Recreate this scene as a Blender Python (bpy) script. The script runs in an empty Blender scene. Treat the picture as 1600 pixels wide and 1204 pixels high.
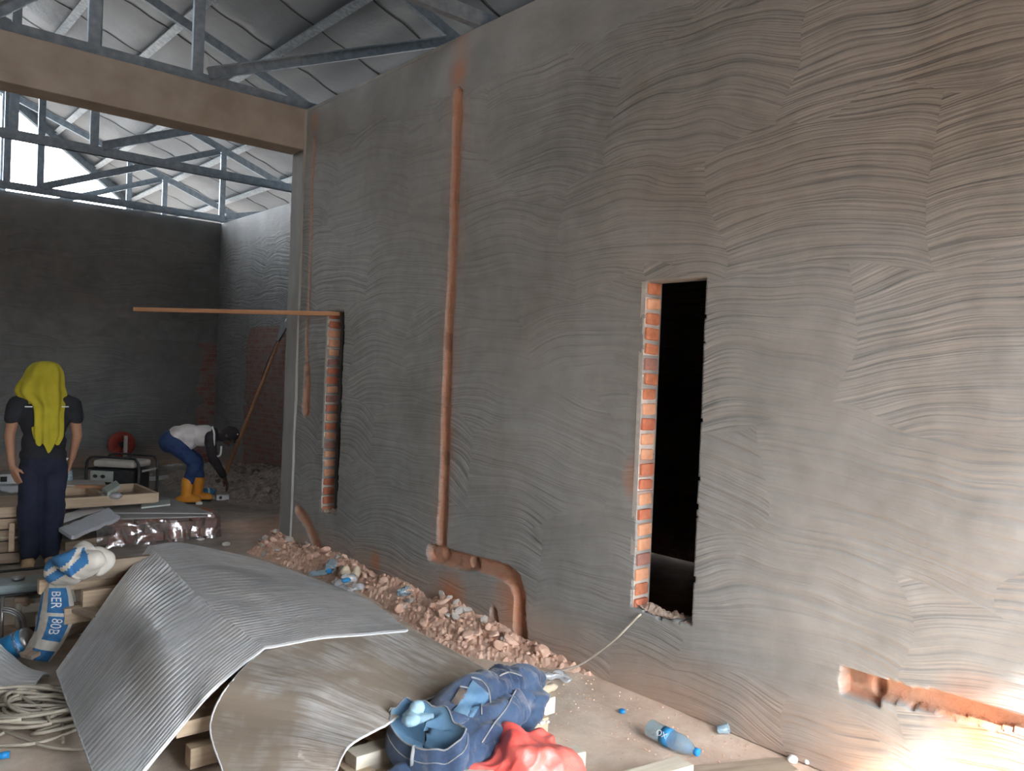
import bpy, bmesh, math, random
import numpy as np
from mathutils import Vector, Matrix, noise
C = bpy.context.scene.collection
rnd = random.Random(7)
PI = math.pi
# ------------------------------------------------------------ camera, sky, sun, exposure
YAW, PITCH, ROLL, F, H = math.radians(40.798), math.radians(-0.713), math.radians(2.289), 1274.93, 1.6
_f = Vector((math.sin(YAW)*math.cos(PITCH), math.cos(YAW)*math.cos(PITCH), math.sin(PITCH)))
_r = Vector((math.cos(YAW), -math.sin(YAW), 0)); _u = _r.cross(_f)
RR = _r*math.cos(ROLL) + _u*math.sin(ROLL); UU = _u*math.cos(ROLL) - _r*math.sin(ROLL)
cam = bpy.data.cameras.new('camera'); camo = bpy.data.objects.new('camera', cam); C.objects.link(camo)
cam.sensor_width = 36; cam.lens = F/1600*36; cam.clip_start = .05; cam.clip_end = 300
m = Matrix((RR, UU, -_f)).transposed().to_4x4(); m.translation = (0, 0, H); camo.matrix_world = m
bpy.context.scene.camera = camo
vs = bpy.context.scene.view_settings
bpy.context.scene.display_settings.display_device = 'sRGB'
vs.view_transform = 'Standard'; vs.look = 'None'; vs.gamma = 1; vs.use_curve_mapping = False
vs.exposure = EXPO = 1.08
w = bpy.data.worlds.new('sky'); bpy.context.scene.world = w; w.use_nodes = True
bg = w.node_tree.nodes['Background']; bg.inputs[0].default_value = (.87, .93, 1.0, 1); bg.inputs[1].default_value = 9.0
sun = bpy.data.lights.new('sun', 'SUN'); sun.energy = 20.0; sun.angle = .06; sun.color = (1, .975, .94)
suno = bpy.data.objects.new('sun', sun); C.objects.link(suno)
suno.rotation_euler = Vector((.50, 1, -1.07)).to_track_quat('-Z', 'Y').to_euler()
# ------------------------------------------------------------ measuring helpers (a pixel of the 1600x1204 photograph -> a point)
def ray(x, y):
    return RR*((x-800)/F) - UU*((y-602)/F) + _f
CAM = Vector((0, 0, H))
def onz(x, y, z=0.0): d = ray(x, y); return CAM + d*((z-H)/d.z)
def onx(x, y, X): d = ray(x, y); return CAM + d*(X/d.x)
def ony(x, y, Y): d = ray(x, y); return CAM + d*(Y/d.y)
# ------------------------------------------------------------ materials
def new_mat(name):
    m = bpy.data.materials.new(name); m.use_nodes = True
    nt = m.node_tree; b = nt.nodes['Principled BSDF']; return m, nt, b
class N:
    """tiny node-graph helper"""
    def __init__(s, nt): s.nt = nt
    def lk(s, a, b): s.nt.links.new(a, b)
    def n(s, t, **k):
        x = s.nt.nodes.new(t)
        for a, v in k.items(): setattr(x, a, v)
        return x
    def setin(s, node, i, v):
        if v is None: return
        if hasattr(v, 'is_output') or isinstance(v, bpy.types.NodeSocket): s.lk(v, node.inputs[i])
        else: node.inputs[i].default_value = v
    def math(s, op, a, b=None, c=None, clamp=False):
        x = s.n('ShaderNodeMath', operation=op); x.use_clamp = clamp
        s.setin(x, 0, a); s.setin(x, 1, b); s.setin(x, 2, c); return x.outputs[0]
    def coord(s): return s.n('ShaderNodeTexCoord').outputs['Object']
    def map(s, v, sc=(1, 1, 1), loc=(0, 0, 0), rot=(0, 0, 0)):
        x = s.n('ShaderNodeMapping'); s.lk(v, x.inputs[0]); x.inputs['Scale'].default_value = sc; x.inputs['Location'].default_value = loc; x.inputs['Rotation'].default_value = rot; return x.outputs[0]
    def noise(s, v, sc, det=3, rough=.55, dist=0):
        x = s.n('ShaderNodeTexNoise'); s.lk(v, x.inputs['Vector']); x.inputs['Scale'].default_value = sc; x.inputs['Detail'].default_value = det; x.inputs['Roughness'].default_value = rough; x.inputs['Distortion'].default_value = dist; return x.outputs[0]
    def ramp(s, f, stops):
        x = s.n('ShaderNodeValToRGB'); s.lk(f, x.inputs[0]); e = x.color_ramp.elements
        while len(e) < len(stops): e.new(.5)
        for i, (p, c) in enumerate(stops):
            e[i].position = p; e[i].color = (*c, 1) if hasattr(c, '__len__') else (c, c, c, 1)
        return x.outputs[0]
    def mix(s, f, a, b, mode='MIX'):
        x = s.n('ShaderNodeMixRGB', blend_type=mode)
        for i, v in enumerate((f, a, b)):
            if isinstance(v, tuple): v = (*v, 1)
            s.setin(x, i, v)
        return x.outputs[0]
    def bump(s, h, st=.5, d=.01, nrm=None):
        x = s.n('ShaderNodeBump'); s.lk(h, x.inputs['Height']); x.inputs['Strength'].default_value = st; x.inputs['Distance'].default_value = d
        if nrm is not None: s.lk(nrm, x.inputs['Normal'])
        return x.outputs[0]
    def sep(s, v): x = s.n('ShaderNodeSeparateXYZ'); s.lk(v, x.inputs[0]); return x.outputs
    def comb(s, a, b, c):
        x = s.n('ShaderNodeCombineXYZ')
        for i, v in enumerate((a, b, c)): s.setin(x, i, v)
        return x.outputs[0]
def M(name, c1, c2=None, sc=8, rough=.7, metal=0, bump=0, bsc=40, stretch=(1, 1, 1), bd=.005, spec=.5, trans=0, alpha=1, det=4, thr=(.35, .65), coat=0, ior=1.45, sheen=0):
    m, nt, b = new_mat(name); g = N(nt)
    v = g.map(g.coord(), stretch)
    if c2 is None: b.inputs['Base Color'].default_value = (*c1, 1)
    else: g.lk(g.ramp(g.noise(v, sc, det), [(thr[0], c1), (thr[1], c2)]), b.inputs['Base Color'])
    b.inputs['Roughness'].default_value = rough; b.inputs['Metallic'].default_value = metal
    b.inputs['Specular IOR Level'].default_value = spec; b.inputs['IOR'].default_value = ior
    b.inputs['Transmission Weight'].default_value = trans; b.inputs['Alpha'].default_value = alpha
    b.inputs['Coat Weight'].default_value = coat; b.inputs['Sheen Weight'].default_value = sheen
    if bump: g.lk(g.bump(g.noise(v, bsc, 4), bump, bd), b.inputs['Normal'])
    return m
def plaster(name, base=(.33, .325, .31), dark=(.23, .225, .212), chased=False, brick=None, along='y', zring=3.5, amp=1.0):
    """floated cement render with comb strokes; brick = (lo, hi along, ztop) region left unrendered"""
    m, nt, b = new_mat(name); g = N(nt); co = g.coord(); X, Y, Z = g.sep(co)
    U = Y if along == 'y' else X
    big = g.noise(co, .9, 1)
    # strokes laid in arcs, patch by patch
    row = g.math('FLOOR', g.math('ADD', g.math('MULTIPLY', Z, 1.55), g.math('MULTIPLY', big, 1.6)))
    uu = g.math('ADD', g.math('MULTIPLY', U, .95), g.math('MULTIPLY', row, .37))
    uu = g.math('ADD', uu, g.math('MULTIPLY', g.noise(co, 1.3, 1), .7))
    d = g.math('SUBTRACT', g.math('FRACT', uu), .55)
    sgn = g.math('MULTIPLY', g.math('SINE', g.math('MULTIPLY', row, 2.4)), .10)
    arc = g.math('ADD', g.math('MULTIPLY', g.math('MULTIPLY', d, d), .26), g.math('MULTIPLY', d, sgn))
    warp = g.math('MULTIPLY', g.noise(g.map(co, (1, 1, 1.5)), 1.6, 1), .16)
    zz = g.math('ADD', g.math('ADD', Z, arc), warp)
    cell = g.math('FLOOR', uu)
    sv = g.comb(g.math('MULTIPLY', U, .55), g.math('ADD', g.math('MULTIPLY', cell, 3.1), row), g.math('MULTIPLY', zz, 24))
    l1 = g.noise(sv, 1.35, 2, .5)
    sv2 = g.comb(g.math('MULTIPLY', U, 1.2), g.math('MULTIPLY', cell, 1.7), g.math('MULTIPLY', zz, 60))
    l2 = g.noise(sv2, 1.1, 2, .5)
    ring = g.math('GREATER_THAN', g.math('ADD', Z, g.math('MULTIPLY', g.noise(co, 3.5, 5), .16)), zring+.06)
    lines = g.math('ADD', g.ramp(l1, [(.34, 0.0), (.56, 1.0)]), g.math('MULTIPLY', g.ramp(l2, [(.35, 0.), (.6, 1.)]), .35))
    patch = g.math('ADD', g.ramp(g.noise(g.map(co, loc=(3, 7, 1)), 1.3, 4), [(.30, .45), (.58, 1.)]), 0.0)
    lines = g.math('MULTIPLY', g.math('MULTIPLY', lines, patch), g.math('SUBTRACT', 1.0, g.math('MULTIPLY', ring, .88)))
    grit = g.noise(co, 60, 5, .7)
    h = g.math('ADD', g.math('MULTIPLY', lines, .75*amp), g.math('ADD', g.math('MULTIPLY', grit, .12), g.math('MULTIPLY', g.noise(co, 6, 5), .6)))
    col = g.ramp(g.math('ADD', g.math('MULTIPLY', g.noise(co, 1.1, 5), .7), g.math('MULTIPLY', g.noise(co, 9, 4), .3)), [(.38, dark), (.62, base)])
    # darker colour mixed into the scored lines between stroke ridges
    col = g.mix(g.math('MULTIPLY', g.math('SUBTRACT', 1.0, g.math('MINIMUM', lines, 1.0)), g.math('MULTIPLY', patch, .22)), col, tuple(x*.45 for x in dark))
    col = g.mix(g.math('MULTIPLY', ring, .8), col, g.ramp(g.noise(co, 2.5, 4), [(.35, tuple(x*.72 for x in base)), (.65, tuple(x*1.02 for x in base))]))
    col = g.mix(g.ramp(g.noise(g.map(co, loc=(5, 1, 9)), 1.0, 4), [(.52, 0.), (.75, .22)]), col, (.30, .215, .16))
    # red soil splashed up the foot
    foot = g.math('MULTIPLY', g.math('SUBTRACT', 1.0, g.math('MULTIPLY', Z, 3.0), clamp=True), g.noise(co, 4, 4), clamp=True)
    col = g.mix(foot, col, (.50, .30, .19))
    nrmd = .016
    if brick:
        lo, hi, zt = brick
        edge = g.math('MULTIPLY', g.math('SUBTRACT', g.noise(co, 3.2, 5), .5), .5)
        k = g.math('MULTIPLY', g.math('GREATER_THAN', g.math('ADD', U, edge), lo), g.math('LESS_THAN', g.math('ADD', U, edge), hi))
        k = g.math('MULTIPLY', k, g.math('LESS_THAN', g.math('ADD', Z, g.math('MULTIPLY', edge, .25)), zt))
        bc, bh = brick_nodes(g, co, U, Z)
        smear = g.ramp(g.noise(g.map(co, (1, 1, 2.4)), 4, 5, .75), [(.42, .15), (.56, .8)])
        bc = g.mix(smear, g.mix(.45, bc, (.10, .07, .06)), (.24, .21, .20))
        col = g.mix(k, col, bc)
        h = g.math('ADD', g.math('MULTIPLY', h, g.math('SUBTRACT', 1.0, k)), g.math('MULTIPLY', g.math('MULTIPLY', bh, k), .9))
    if chased:
        a = g.n('ShaderNodeAttribute', attribute_name='chase'); ch = a.outputs['Fac']
        bc, bh = brick_nodes(g, co, U, Z, mortar=(.33, .25, .19))
        bc = g.mix(g.ramp(g.noise(co, 14, 5, .7), [(.34, .95), (.70, .55)]), bc, (.48, .275, .18))
        bc = g.mix(g.ramp(g.noise(co, 5, 3), [(.60, .0), (.66, .5)]), bc, (.10, .06, .045))
        col = g.mix(g.math('MINIMUM', g.math('MULTIPLY', ch, 1.0), 1.0), col, bc)
        h = g.math('ADD', g.math('MULTIPLY', h, g.math('SUBTRACT', 1.0, ch)), g.math('MULTIPLY', g.math('MULTIPLY', g.noise(co, 26, 5, .7), ch), 1.2))
        a2 = g.n('ShaderNodeAttribute', attribute_name='dust')
        col = g.mix(a2.outputs['Fac'], col, (.50, .19, .085))
    g.lk(col, b.inputs['Base Color']); b.inputs['Roughness'].default_value = .62; b.inputs['Specular IOR Level'].default_value = .35
    g.lk(g.bump(h, .5, nrmd), b.inputs['Normal'])
    return m
def brick_nodes(g, co, U, Z, mortar=(.40, .37, .33)):
    x = g.n('ShaderNodeTexBrick'); g.lk(g.comb(U, Z, 0.0), x.inputs['Vector'])
    x.inputs['Scale'].default_value = 1; x.inputs['Brick Width'].default_value = .225; x.inputs['Row Height'].default_value = .0765
    x.inputs['Mortar Size'].default_value = .009; x.inputs['Mortar Smooth'].default_value = .3; x.inputs['Bias'].default_value = 0
    x.inputs['Color1'].default_value = (.46, .105, .045, 1); x.inputs['Color2'].default_value = (.34, .10, .06, 1); x.inputs['Mortar'].default_value = (*mortar, 1)
    return g.mix(.35, x.outputs[0], g.ramp(g.noise(co, 9, 4), [(.3, (.5, .16, .08)), (.7, (.22, .09, .07))])), g.math('SUBTRACT', 1.0, x.outputs[1])
MAT = {}
MAT['wall'] = plaster('combed_cement_render', chased=True)
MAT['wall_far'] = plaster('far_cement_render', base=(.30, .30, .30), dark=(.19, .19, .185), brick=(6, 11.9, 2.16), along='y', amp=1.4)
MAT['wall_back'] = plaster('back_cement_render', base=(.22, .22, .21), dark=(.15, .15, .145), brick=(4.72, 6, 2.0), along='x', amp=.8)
MAT['concrete'] = M('cast_concrete', (.27, .235, .20), (.36, .325, .285), 3, .75, bump=.25, bsc=25)
MAT['column'] = M('smooth_column_render', (.26, .255, .24), (.35, .34, .32), 5, .7, bump=.3, bsc=30, stretch=(1, 1, .3))
MAT['lintel'] = M('smooth_lintel_render', (.16, .16, .155), (.22, .22, .21), 5, .8, bump=.3, bsc=30)
MAT['galv'] = M('galvanised_steel', (.17, .215, .26), (.26, .31, .355), 14, .48, .3)
MAT['zinc'] = M('bright_zinc', (.20, .235, .265), (.34, .38, .41), 20, .42, .6, bump=.2, bsc=30)
YB_ = 13.1
def soil():
    m, nt, b = new_mat('dusty_sand_floor'); g = N(nt); co = g.coord(); X, Y, Z = g.sep(co)
    n1 = g.noise(co, .8, 5, .6); n2 = g.noise(co, 5, 6, .65); n3 = g.noise(co, 45, 5, .7)
    sand = g.ramp(n2, [(.35, (.58, .475, .375)), (.65, (.74, .63, .52))])
    red = g.ramp(n2, [(.35, (.64, .42, .30)), (.65, (.80, .59, .46))])
    # red brick dust lies along the chased wall
    near = g.math('ADD', g.math('MULTIPLY', g.math('SUBTRACT', X, 2.75), 1.5), g.math('MULTIPLY', g.math('SUBTRACT', n1, .5), 1.6), clamp=True)
    near = g.math('MULTIPLY', near, g.math('MULTIPLY', g.math('SUBTRACT', g.math('ADD', 8.3, g.math('MULTIPLY', n1, .8)), Y), 1.2, clamp=True))
    col = g.mix(near, g.mix(g.ramp(n1, [(.45, 0.), (.6, .5)]), sand, red), red)
    grey = g.math('MULTIPLY', g.math('SUBTRACT', Y, 5.0), .35, clamp=True)
    col = g.mix(g.math('MULTIPLY', grey, g.math('SUBTRACT', 1.0, near, clamp=True)), col, g.ramp(n2, [(.35, (.26, .24, .21)), (.65, (.38, .35, .31))]))
    col = g.mix(g.math('LESS_THAN', g.math('ADD', Y, g.math('MULTIPLY', n1, .5)), 1.35), col, (.24, .17, .12))  # unseen near floor darkened to cut sunlight bounced up the wall
    out = g.math('LESS_THAN', Y, -.8)
    col = g.mix(out, col, (.17, .10, .06))
    yard = g.math('MAXIMUM', g.math('GREATER_THAN', Y, YB_), g.math('MAXIMUM', g.math('GREATER_THAN', X, 6.1), g.math('LESS_THAN', X, -4.0)))
    col = g.mix(yard, col, (.085, .075, .065))
    g.lk(col, b.inputs['Base Color']); b.inputs['Roughness'].default_value = .95; b.inputs['Specular IOR Level'].default_value = .2
    g.lk(g.bump(g.math('ADD', g.math('MULTIPLY', n2, .6), g.math('MULTIPLY', n3, .3)), .5, .02), b.inputs['Normal'])
    return m
MAT['soil'] = soil()
# ------------------------------------------------------------ mesh helpers
class MB:
    def __init__(s): s.v = []; s.f = []; s.mi = []; s.mats = []; s.cur = 0
    def mat(s, name):
        if name not in s.mats: s.mats.append(name)
        s.cur = s.mats.index(name); return s
    def add(s, vs, fs):
        o = len(s.v); s.v += [tuple(p) for p in vs]; s.f += [tuple(i+o for i in f) for f in fs]; s.mi += [s.cur]*len(fs); return s
    def box(s, c, d, rot=None, bev=0, taper=None):
        c = Vector(c); hx, hy, hz = d[0]/2, d[1]/2, d[2]/2
        bev = min(bev, hx*.9, hy*.9, hz*.9)
        if bev <= 0:
            P = [Vector((x, y, z)) for z in (-hz, hz) for y in (-hy, hy) for x in (-hx, hx)]
            Fc = [(0, 2, 3, 1), (4, 5, 7, 6), (0, 1, 5, 4), (2, 6, 7, 3), (0, 4, 6, 2), (1, 3, 7, 5)]
        else:
            bm = bmesh.new(); bmesh.ops.create_cube(bm, size=1)
            for q in bm.verts: q.co = Vector((q.co.x*2*hx, q.co.y*2*hy, q.co.z*2*hz))
            bmesh.ops.bevel(bm, geom=list(bm.edges), offset=bev, segments=2, affect='EDGES', profile=.6)
            P = [q.co.copy() for q in bm.verts]; bm.verts.index_update(); Fc = [tuple(q.index for q in f.verts) for f in bm.faces]; bm.free()
        if rot is not None:
            R = rot if isinstance(rot, Matrix) else Matrix.Rotation(rot, 3, 'Z')
            P = [R @ q for q in P]
        return s.add([q+c for q in P], Fc)
    def tube(s, pts, r, n=10, cap=True, flat=1.0):
        pts = [Vector(p) for p in pts]; k = len(pts); rr = r if hasattr(r, '__len__') else [r]*k
        vs = []; up = None
        for i, p in enumerate(pts):
            t = (pts[min(i+1, k-1)]-pts[max(i-1, 0)]).normalized()
            if up is None: up = Vector((0, 0, 1)) if abs(t.z) < .9 else Vector((0, 1, 0))
            a = up.cross(t).normalized(); bb = t.cross(a).normalized(); up = bb
            for j in range(n):
                an = 2*PI*j/n; vs.append(p+(a*math.cos(an)+bb*math.sin(an)*flat)*rr[i])
        fs = [(i*n+j, i*n+(j+1) % n, (i+1)*n+(j+1) % n, (i+1)*n+j) for i in range(k-1) for j in range(n)]
        if cap: fs += [tuple(range(n-1, -1, -1)), tuple((k-1)*n+j for j in range(n))]
        return s.add(vs, fs)
    def lathe(s, prof, n=24, M4=None):
        vs = [(r*math.cos(2*PI*j/n), r*math.sin(2*PI*j/n), z) for r, z in prof for j in range(n)]
        if M4 is not None: vs = [M4 @ Vector(p) for p in vs]
        k = len(prof)
        fs = [(i*n+j, i*n+(j+1) % n, (i+1)*n+(j+1) % n, (i+1)*n+j) for i in range(k-1) for j in range(n)]
        fs += [tuple(range(n-1, -1, -1)), tuple((k-1)*n+j for j in range(n))]
        return s.add(vs, fs)
    def ell(s, c, r, rot=None, n=14, m=9):
        vs = []; R = rot
        for i in range(m+1):
            th = PI*i/m
            for j in range(n):
                p = Vector((r[0]*math.sin(th)*math.cos(2*PI*j/n), r[1]*math.sin(th)*math.sin(2*PI*j/n), r[2]*math.cos(th)))
                if R is not None: p = R @ p
                vs.append(p+Vector(c))
        fs = [(i*n+j, (i+1)*n+j, (i+1)*n+(j+1) % n, i*n+(j+1) % n) for i in range(m) for j in range(n)]
        return s.add(vs, fs)
    def cap(s, a, b, ra, rb=None, n=12, flat=1.0):
        rb = ra if rb is None else rb; a = Vector(a); b = Vector(b); t = (b-a).normalized()
        pts = [a-t*ra*.95, a-t*ra*.7, a-t*ra*.3, a, b, b+t*rb*.3, b+t*rb*.7, b+t*rb*.95]
        return s.tube(pts, [ra*.3, ra*.71, ra*.95, ra, rb, rb*.95, rb*.71, rb*.3], n, True, flat)
    def grid(s, P, closed=False, thick=0):
        """P: rows of points"""
        nr, nc = len(P), len(P[0]); vs = [p for r in P for p in r]
        fs = [(i*nc+j, i*nc+j+1, (i+1)*nc+j+1, (i+1)*nc+j) for i in range(nr-1) for j in range(nc-1)]
        if closed: fs += [(i*nc+nc-1, i*nc, (i+1)*nc, (i+1)*nc+nc-1) for i in range(nr-1)]
        return s.add(vs, fs)
    def build(s, name, mat=None, parent=None, smooth=False, bevel=0):
        me = bpy.data.meshes.new(name); me.from_pydata([tuple(p) for p in s.v], [], s.f); me.update()
        if s.mats:
            for k in s.mats: me.materials.append(MAT[k])
            me.polygons.foreach_set('material_index', s.mi)
        elif mat: me.materials.append(MAT[mat])
        if smooth: me.polygons.foreach_set('use_smooth', [True]*len(me.polygons))
        o = bpy.data.objects.new(name, me); C.objects.link(o)
        if parent: o.parent = parent
        bm = bmesh.new(); bm.from_mesh(me); bmesh.ops.recalc_face_normals(bm, faces=bm.faces); bm.to_mesh(me); bm.free()
        return o
def smooth_by_angle(o, a=.6):
    me = o.data; me.polygons.foreach_set('use_smooth', [True]*len(me.polygons))
    bm = bmesh.new(); bm.from_mesh(me)
    for e in bm.edges:
        e.smooth = not (len(e.link_faces) == 2 and e.calc_face_angle(0) > a)
    bm.to_mesh(me); bm.free(); return o
def remesh(o, vox=.01, it=4, fac=.6):
    """fuse overlapping shapes into one continuous skin"""
    mo = o.modifiers.new('r', 'REMESH'); mo.mode = 'VOXEL'; mo.voxel_size = vox; mo.use_smooth_shade = True
    sm = o.modifiers.new('s', 'SMOOTH'); sm.factor = fac; sm.iterations = it
    dg = bpy.context.evaluated_depsgraph_get(); dg.update()
    me = bpy.data.meshes.new_from_object(o.evaluated_get(dg)); me.name = o.name
    old = o.data; o.modifiers.clear(); o.data = me
    if not me.materials and old.materials: me.materials.append(old.materials[0])
    me.polygons.foreach_set('use_smooth', [True]*len(me.polygons)); return o
def displace(o, fn):
    me = o.data
    ns = [v.normal.copy() for v in me.vertices]
    for v, nn in zip(me.vertices, ns): v.co = v.co + nn*fn(v.co)
    me.update(); return o
def tag(o, label=None, cat=None, group=None, kind=None):
    if label: o['label'] = label
    if cat: o['category'] = cat
    if group: o['group'] = group
    if kind: o['kind'] = kind
    return o
def thing(name, label, cat, loc=(0, 0, 0), rz=0, group=None):
    o = bpy.data.objects.new(name, None); C.objects.link(o); o.location = loc; o.rotation_euler = (0, 0, rz); o.empty_display_size = .1
    return tag(o, label, cat, group)
def struct(o): o['kind'] = 'structure'; return o
def fbm(p, sc, oct=4): return noise.fractal(Vector(p)*sc, 1.0, 2.0, oct)
# ------------------------------------------------------------ setting: floor
D = 3.25; TOP = 3.85; YN = -.7; YB = 13.08; XF = 4.98; XL = -4.0; OPX = .9; OPZ = 2.47
b = MB(); P = []
ys = [-60, -20, -8, -3] + [-1.9+i*.12 for i in range(1, 126)] + [14, 20, 60]
xs = [-60, -20, -8, -4] + [-3.9+i*.12 for i in range(0, 76)] + [5.4, 8, 20, 60]
for y in ys: P.append([(x, y, .012*fbm((x, y, 0), .9)-.004 if -4 < x < 5.3 and -1.8 < y < 13.2 else -.01) for x in xs])
struct(b.grid(P).build('floor', 'soil', smooth=True))
# ------------------------------------------------------------ setting: near wall as a carved height field
def near_wall():
    st = .01; y0, y1, z1 = YN, 6.66, TOP
    ny = int(round((y1-y0)/st))+1; nz = int(round(z1/st))+1
    Yg, Zg = np.meshgrid(np.linspace(y0, y1, ny), np.linspace(0, z1, nz))
    rng = np.random.default_rng(3)
    def vnoise(u, v, seed):
        r = np.random.default_rng(seed).random((64, 64)); u = np.mod(u, 63); v = np.mod(v, 63)
        i = u.astype(int); j = v.astype(int); a = u-i; c = v-j; a = a*a*(3-2*a); c = c*c*(3-2*c)
        g_ = lambda p, q: r[np.mod(p, 64), np.mod(q, 64)]
        return (g_(i, j)*(1-a)*(1-c)+g_(i+1, j)*a*(1-c)+g_(i, j+1)*(1-a)*c+g_(i+1, j+1)*a*c)-.5
    dep = .010*vnoise((Yg+5)*1.3, Zg*2.2, 1)+.006*vnoise((Yg+5)*4, Zg*7, 2)+.002*vnoise((Yg+5)*20, Zg*25, 3)
    jag = .016*vnoise((Yg+5)*18, Zg*18, 5)+.012*vnoise((Yg+5)*45, Zg*45, 6)
    chase = np.zeros_like(Yg); dust = np.zeros_like(Yg)
    def seg(pts, wd, depth, jg=1.0, sharp=2.6):
        nonlocal dep, chase
        best = np.full_like(Yg, 9.); 
        for (a, c, wa), (e, f, wb) in zip([(*p, q) for p, q in zip(pts, wd)][:-1], [(*p, q) for p, q in zip(pts, wd)][1:]):
            L = (e-a)**2+(f-c)**2; t = np.clip(((Yg-a)*(e-a)+(Zg-c)*(f-c))/L, 0, 1)
            dd = np.hypot(Yg-(a+t*(e-a)), Zg-(c+t*(f-c)))/((wa+t*(wb-wa))/2)
            best = np.minimum(best, dd)
        q = best+jag*jg*22*.06/np.mean(wd)*1.0
        dep -= depth*np.clip((1-q)*sharp, 0, 1)**.7
        chase = np.maximum(chase, np.clip((1.04-q)*9, 0, 1))
    W = lambda x, y: tuple(onx(x, y, D))[1:]
    seg([(6.50, 3.56), (6.49, 1.9), (6.48, 1.60)], [.05, .05, .06], .035, .3)
    seg([(6.48, 1.60), (6.47, 1.25)], [.10, .16], .05, .8)
    seg([(4.435, 3.46), (4.43, 2.0), (4.42, .40)], [.095, .09, .105], .045, .25)
    seg([W(676, 864), W(735, 880)], [.13, .10], .05, 1.0, 5)
    seg([W(735, 878), W(790, 894), W(803, 905), W(811, 930), W(811, 955)], [.10, .10, .11, .10, .075], .045, .8, 4)
    seg([W(811, 950), W(812, 1000)], [.09, .13], .05, .7)
    seg([W(771, 956), W(774, 990)], [.06, .10], .06)
    seg([W(465, 796), W(480, 815), W(500, 862), W(505, 880)], [.10, .12, .12, .14], .05, .6)
    q = np.maximum(np.abs(Yg-1.538)/.082, np.abs(Zg-.400)/.056)+jag*3
    dep -= .055*np.clip((1-q)*9, 0, 1); chase = np.maximum(chase, np.clip((1.04-q)*9, 0, 1))
    seg([W(1370, 1075), W(1480, 1103), W(1640, 1142), (.2, .45), (-.6, .45)], [.075, .085, .05, .05, .05], .045, 1.1, 6)
    for (cy, cz, r) in [(4.44, 3.6, .14), (5.25, .17, .10), (6.5, 3.7, .1), (3.7, .2, .2), (4.3, .12, .2), (1.1, .35, .22), (2.75, 1.1, .12)]:
        dd = np.hypot((Yg-cy), (Zg-cz)*.8)/r; dust = np.maximum(dust, np.clip(1-dd, 0, 1)*.8)
    dd = np.abs(Yg-4.43)/.16; dust = np.maximum(dust, np.clip(1-dd, 0, 1)*np.where(Zg > .35, .30, .12))
    dust *= (.5+1.2*(vnoise((Yg+5)*6, Zg*6, 9)+.3)); dust = np.clip(dust, 0, 1)
    # window openings with broken plaster edges
    holes = []
    for (a, c, e, f) in ((2.362, 2.75, .40, 2.115), (5.85, 6.13, .385, 2.075)):
        j = .55*jag
        sill = e+.02+.02*vnoise((Yg+5)*14, Zg*0, 12)+ (Yg < a+.0)*0
        holes.append((Yg > a+j*.9) & (Yg < c+j*.4) & (Zg > sill+j) & (Zg < f))
    hole = holes[0] | holes[1]
    verts = np.stack([D-dep, Yg, Zg], -1).reshape(-1, 3)
    # keep the openings' rims ragged but bevelled inward
    idx = np.arange(ny*nz).reshape(nz, ny)
    hc = hole[:-1, :-1] & hole[1:, 1:] & hole[1:, :-1] & hole[:-1, 1:]
    q = np.stack([idx[:-1, :-1], idx[1:, :-1], idx[1:, 1:], idx[:-1, 1:]], -1)
    q = q[~hc]
    me = bpy.data.meshes.new('wall_right'); me.vertices.add(len(verts)); me.vertices.foreach_set('co', verts.ravel().astype(np.float32))
    me.loops.add(q.size); me.loops.foreach_set('vertex_index', q.ravel().astype(np.int32))
    me.polygons.add(len(q)); me.polygons.foreach_set('loop_start', np.arange(0, q.size, 4, dtype=np.int32)); me.polygons.foreach_set('loop_total', np.full(len(q), 4, dtype=np.int32))
    me.update(calc_edges=True); me.polygons.foreach_set('use_smooth', [True]*len(me.polygons))
    for nm, ar in (('chase', chase), ('dust', dust)):
        at = me.attributes.new(nm, 'FLOAT', 'POINT'); at.data.foreach_set('value', ar.ravel().astype(np.float32))
    me.materials.append(MAT['wall'])
    # rim: pull hole borders 12 cm back to make the reveals
    bm = bmesh.new(); bm.from_mesh(me)
    bmesh.ops.delete(bm, geom=[v for v in bm.verts if not v.link_faces], context='VERTS')
    rim = [e for e in bm.edges if e.is_boundary and all(.2 < v.co.z < 2.3 and 2 < v.co.y < 6.4 for v in e.verts)]
    r = bmesh.ops.extrude_edge_only(bm, edges=rim)
    nv = [v for v in r['geom'] if isinstance(v, bmesh.types.BMVert)]
    for v in nv: v.co.x = D+.118
    bm.to_mesh(me); bm.free()
    o = bpy.data.objects.new('wall_right', me); C.objects.link(o); return struct(o)
wall = near_wall()
# back skin of that wall, with the same openings
b = MB()
for (a, c, e, f) in ((YN, 2.36, 0, TOP), (2.76, 5.84, 0, TOP), (6.14, 6.9, 0, TOP), (2.36, 2.76, 0, .39), (2.36, 2.76, 2.12, TOP), (5.84, 6.14, 0, .37), (5.84, 6.14, 2.08, TOP)):
    b.box((D+.135, (a+c)/2, (e+f)/2), (.03, c-a, f-e))
b.box((D+.06, (YN+6.9)/2, TOP-.012), (.12, 6.9-YN, .024))
struct(b.build('wall_right_back', 'column', wall)).name = 'rear_face'
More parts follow.
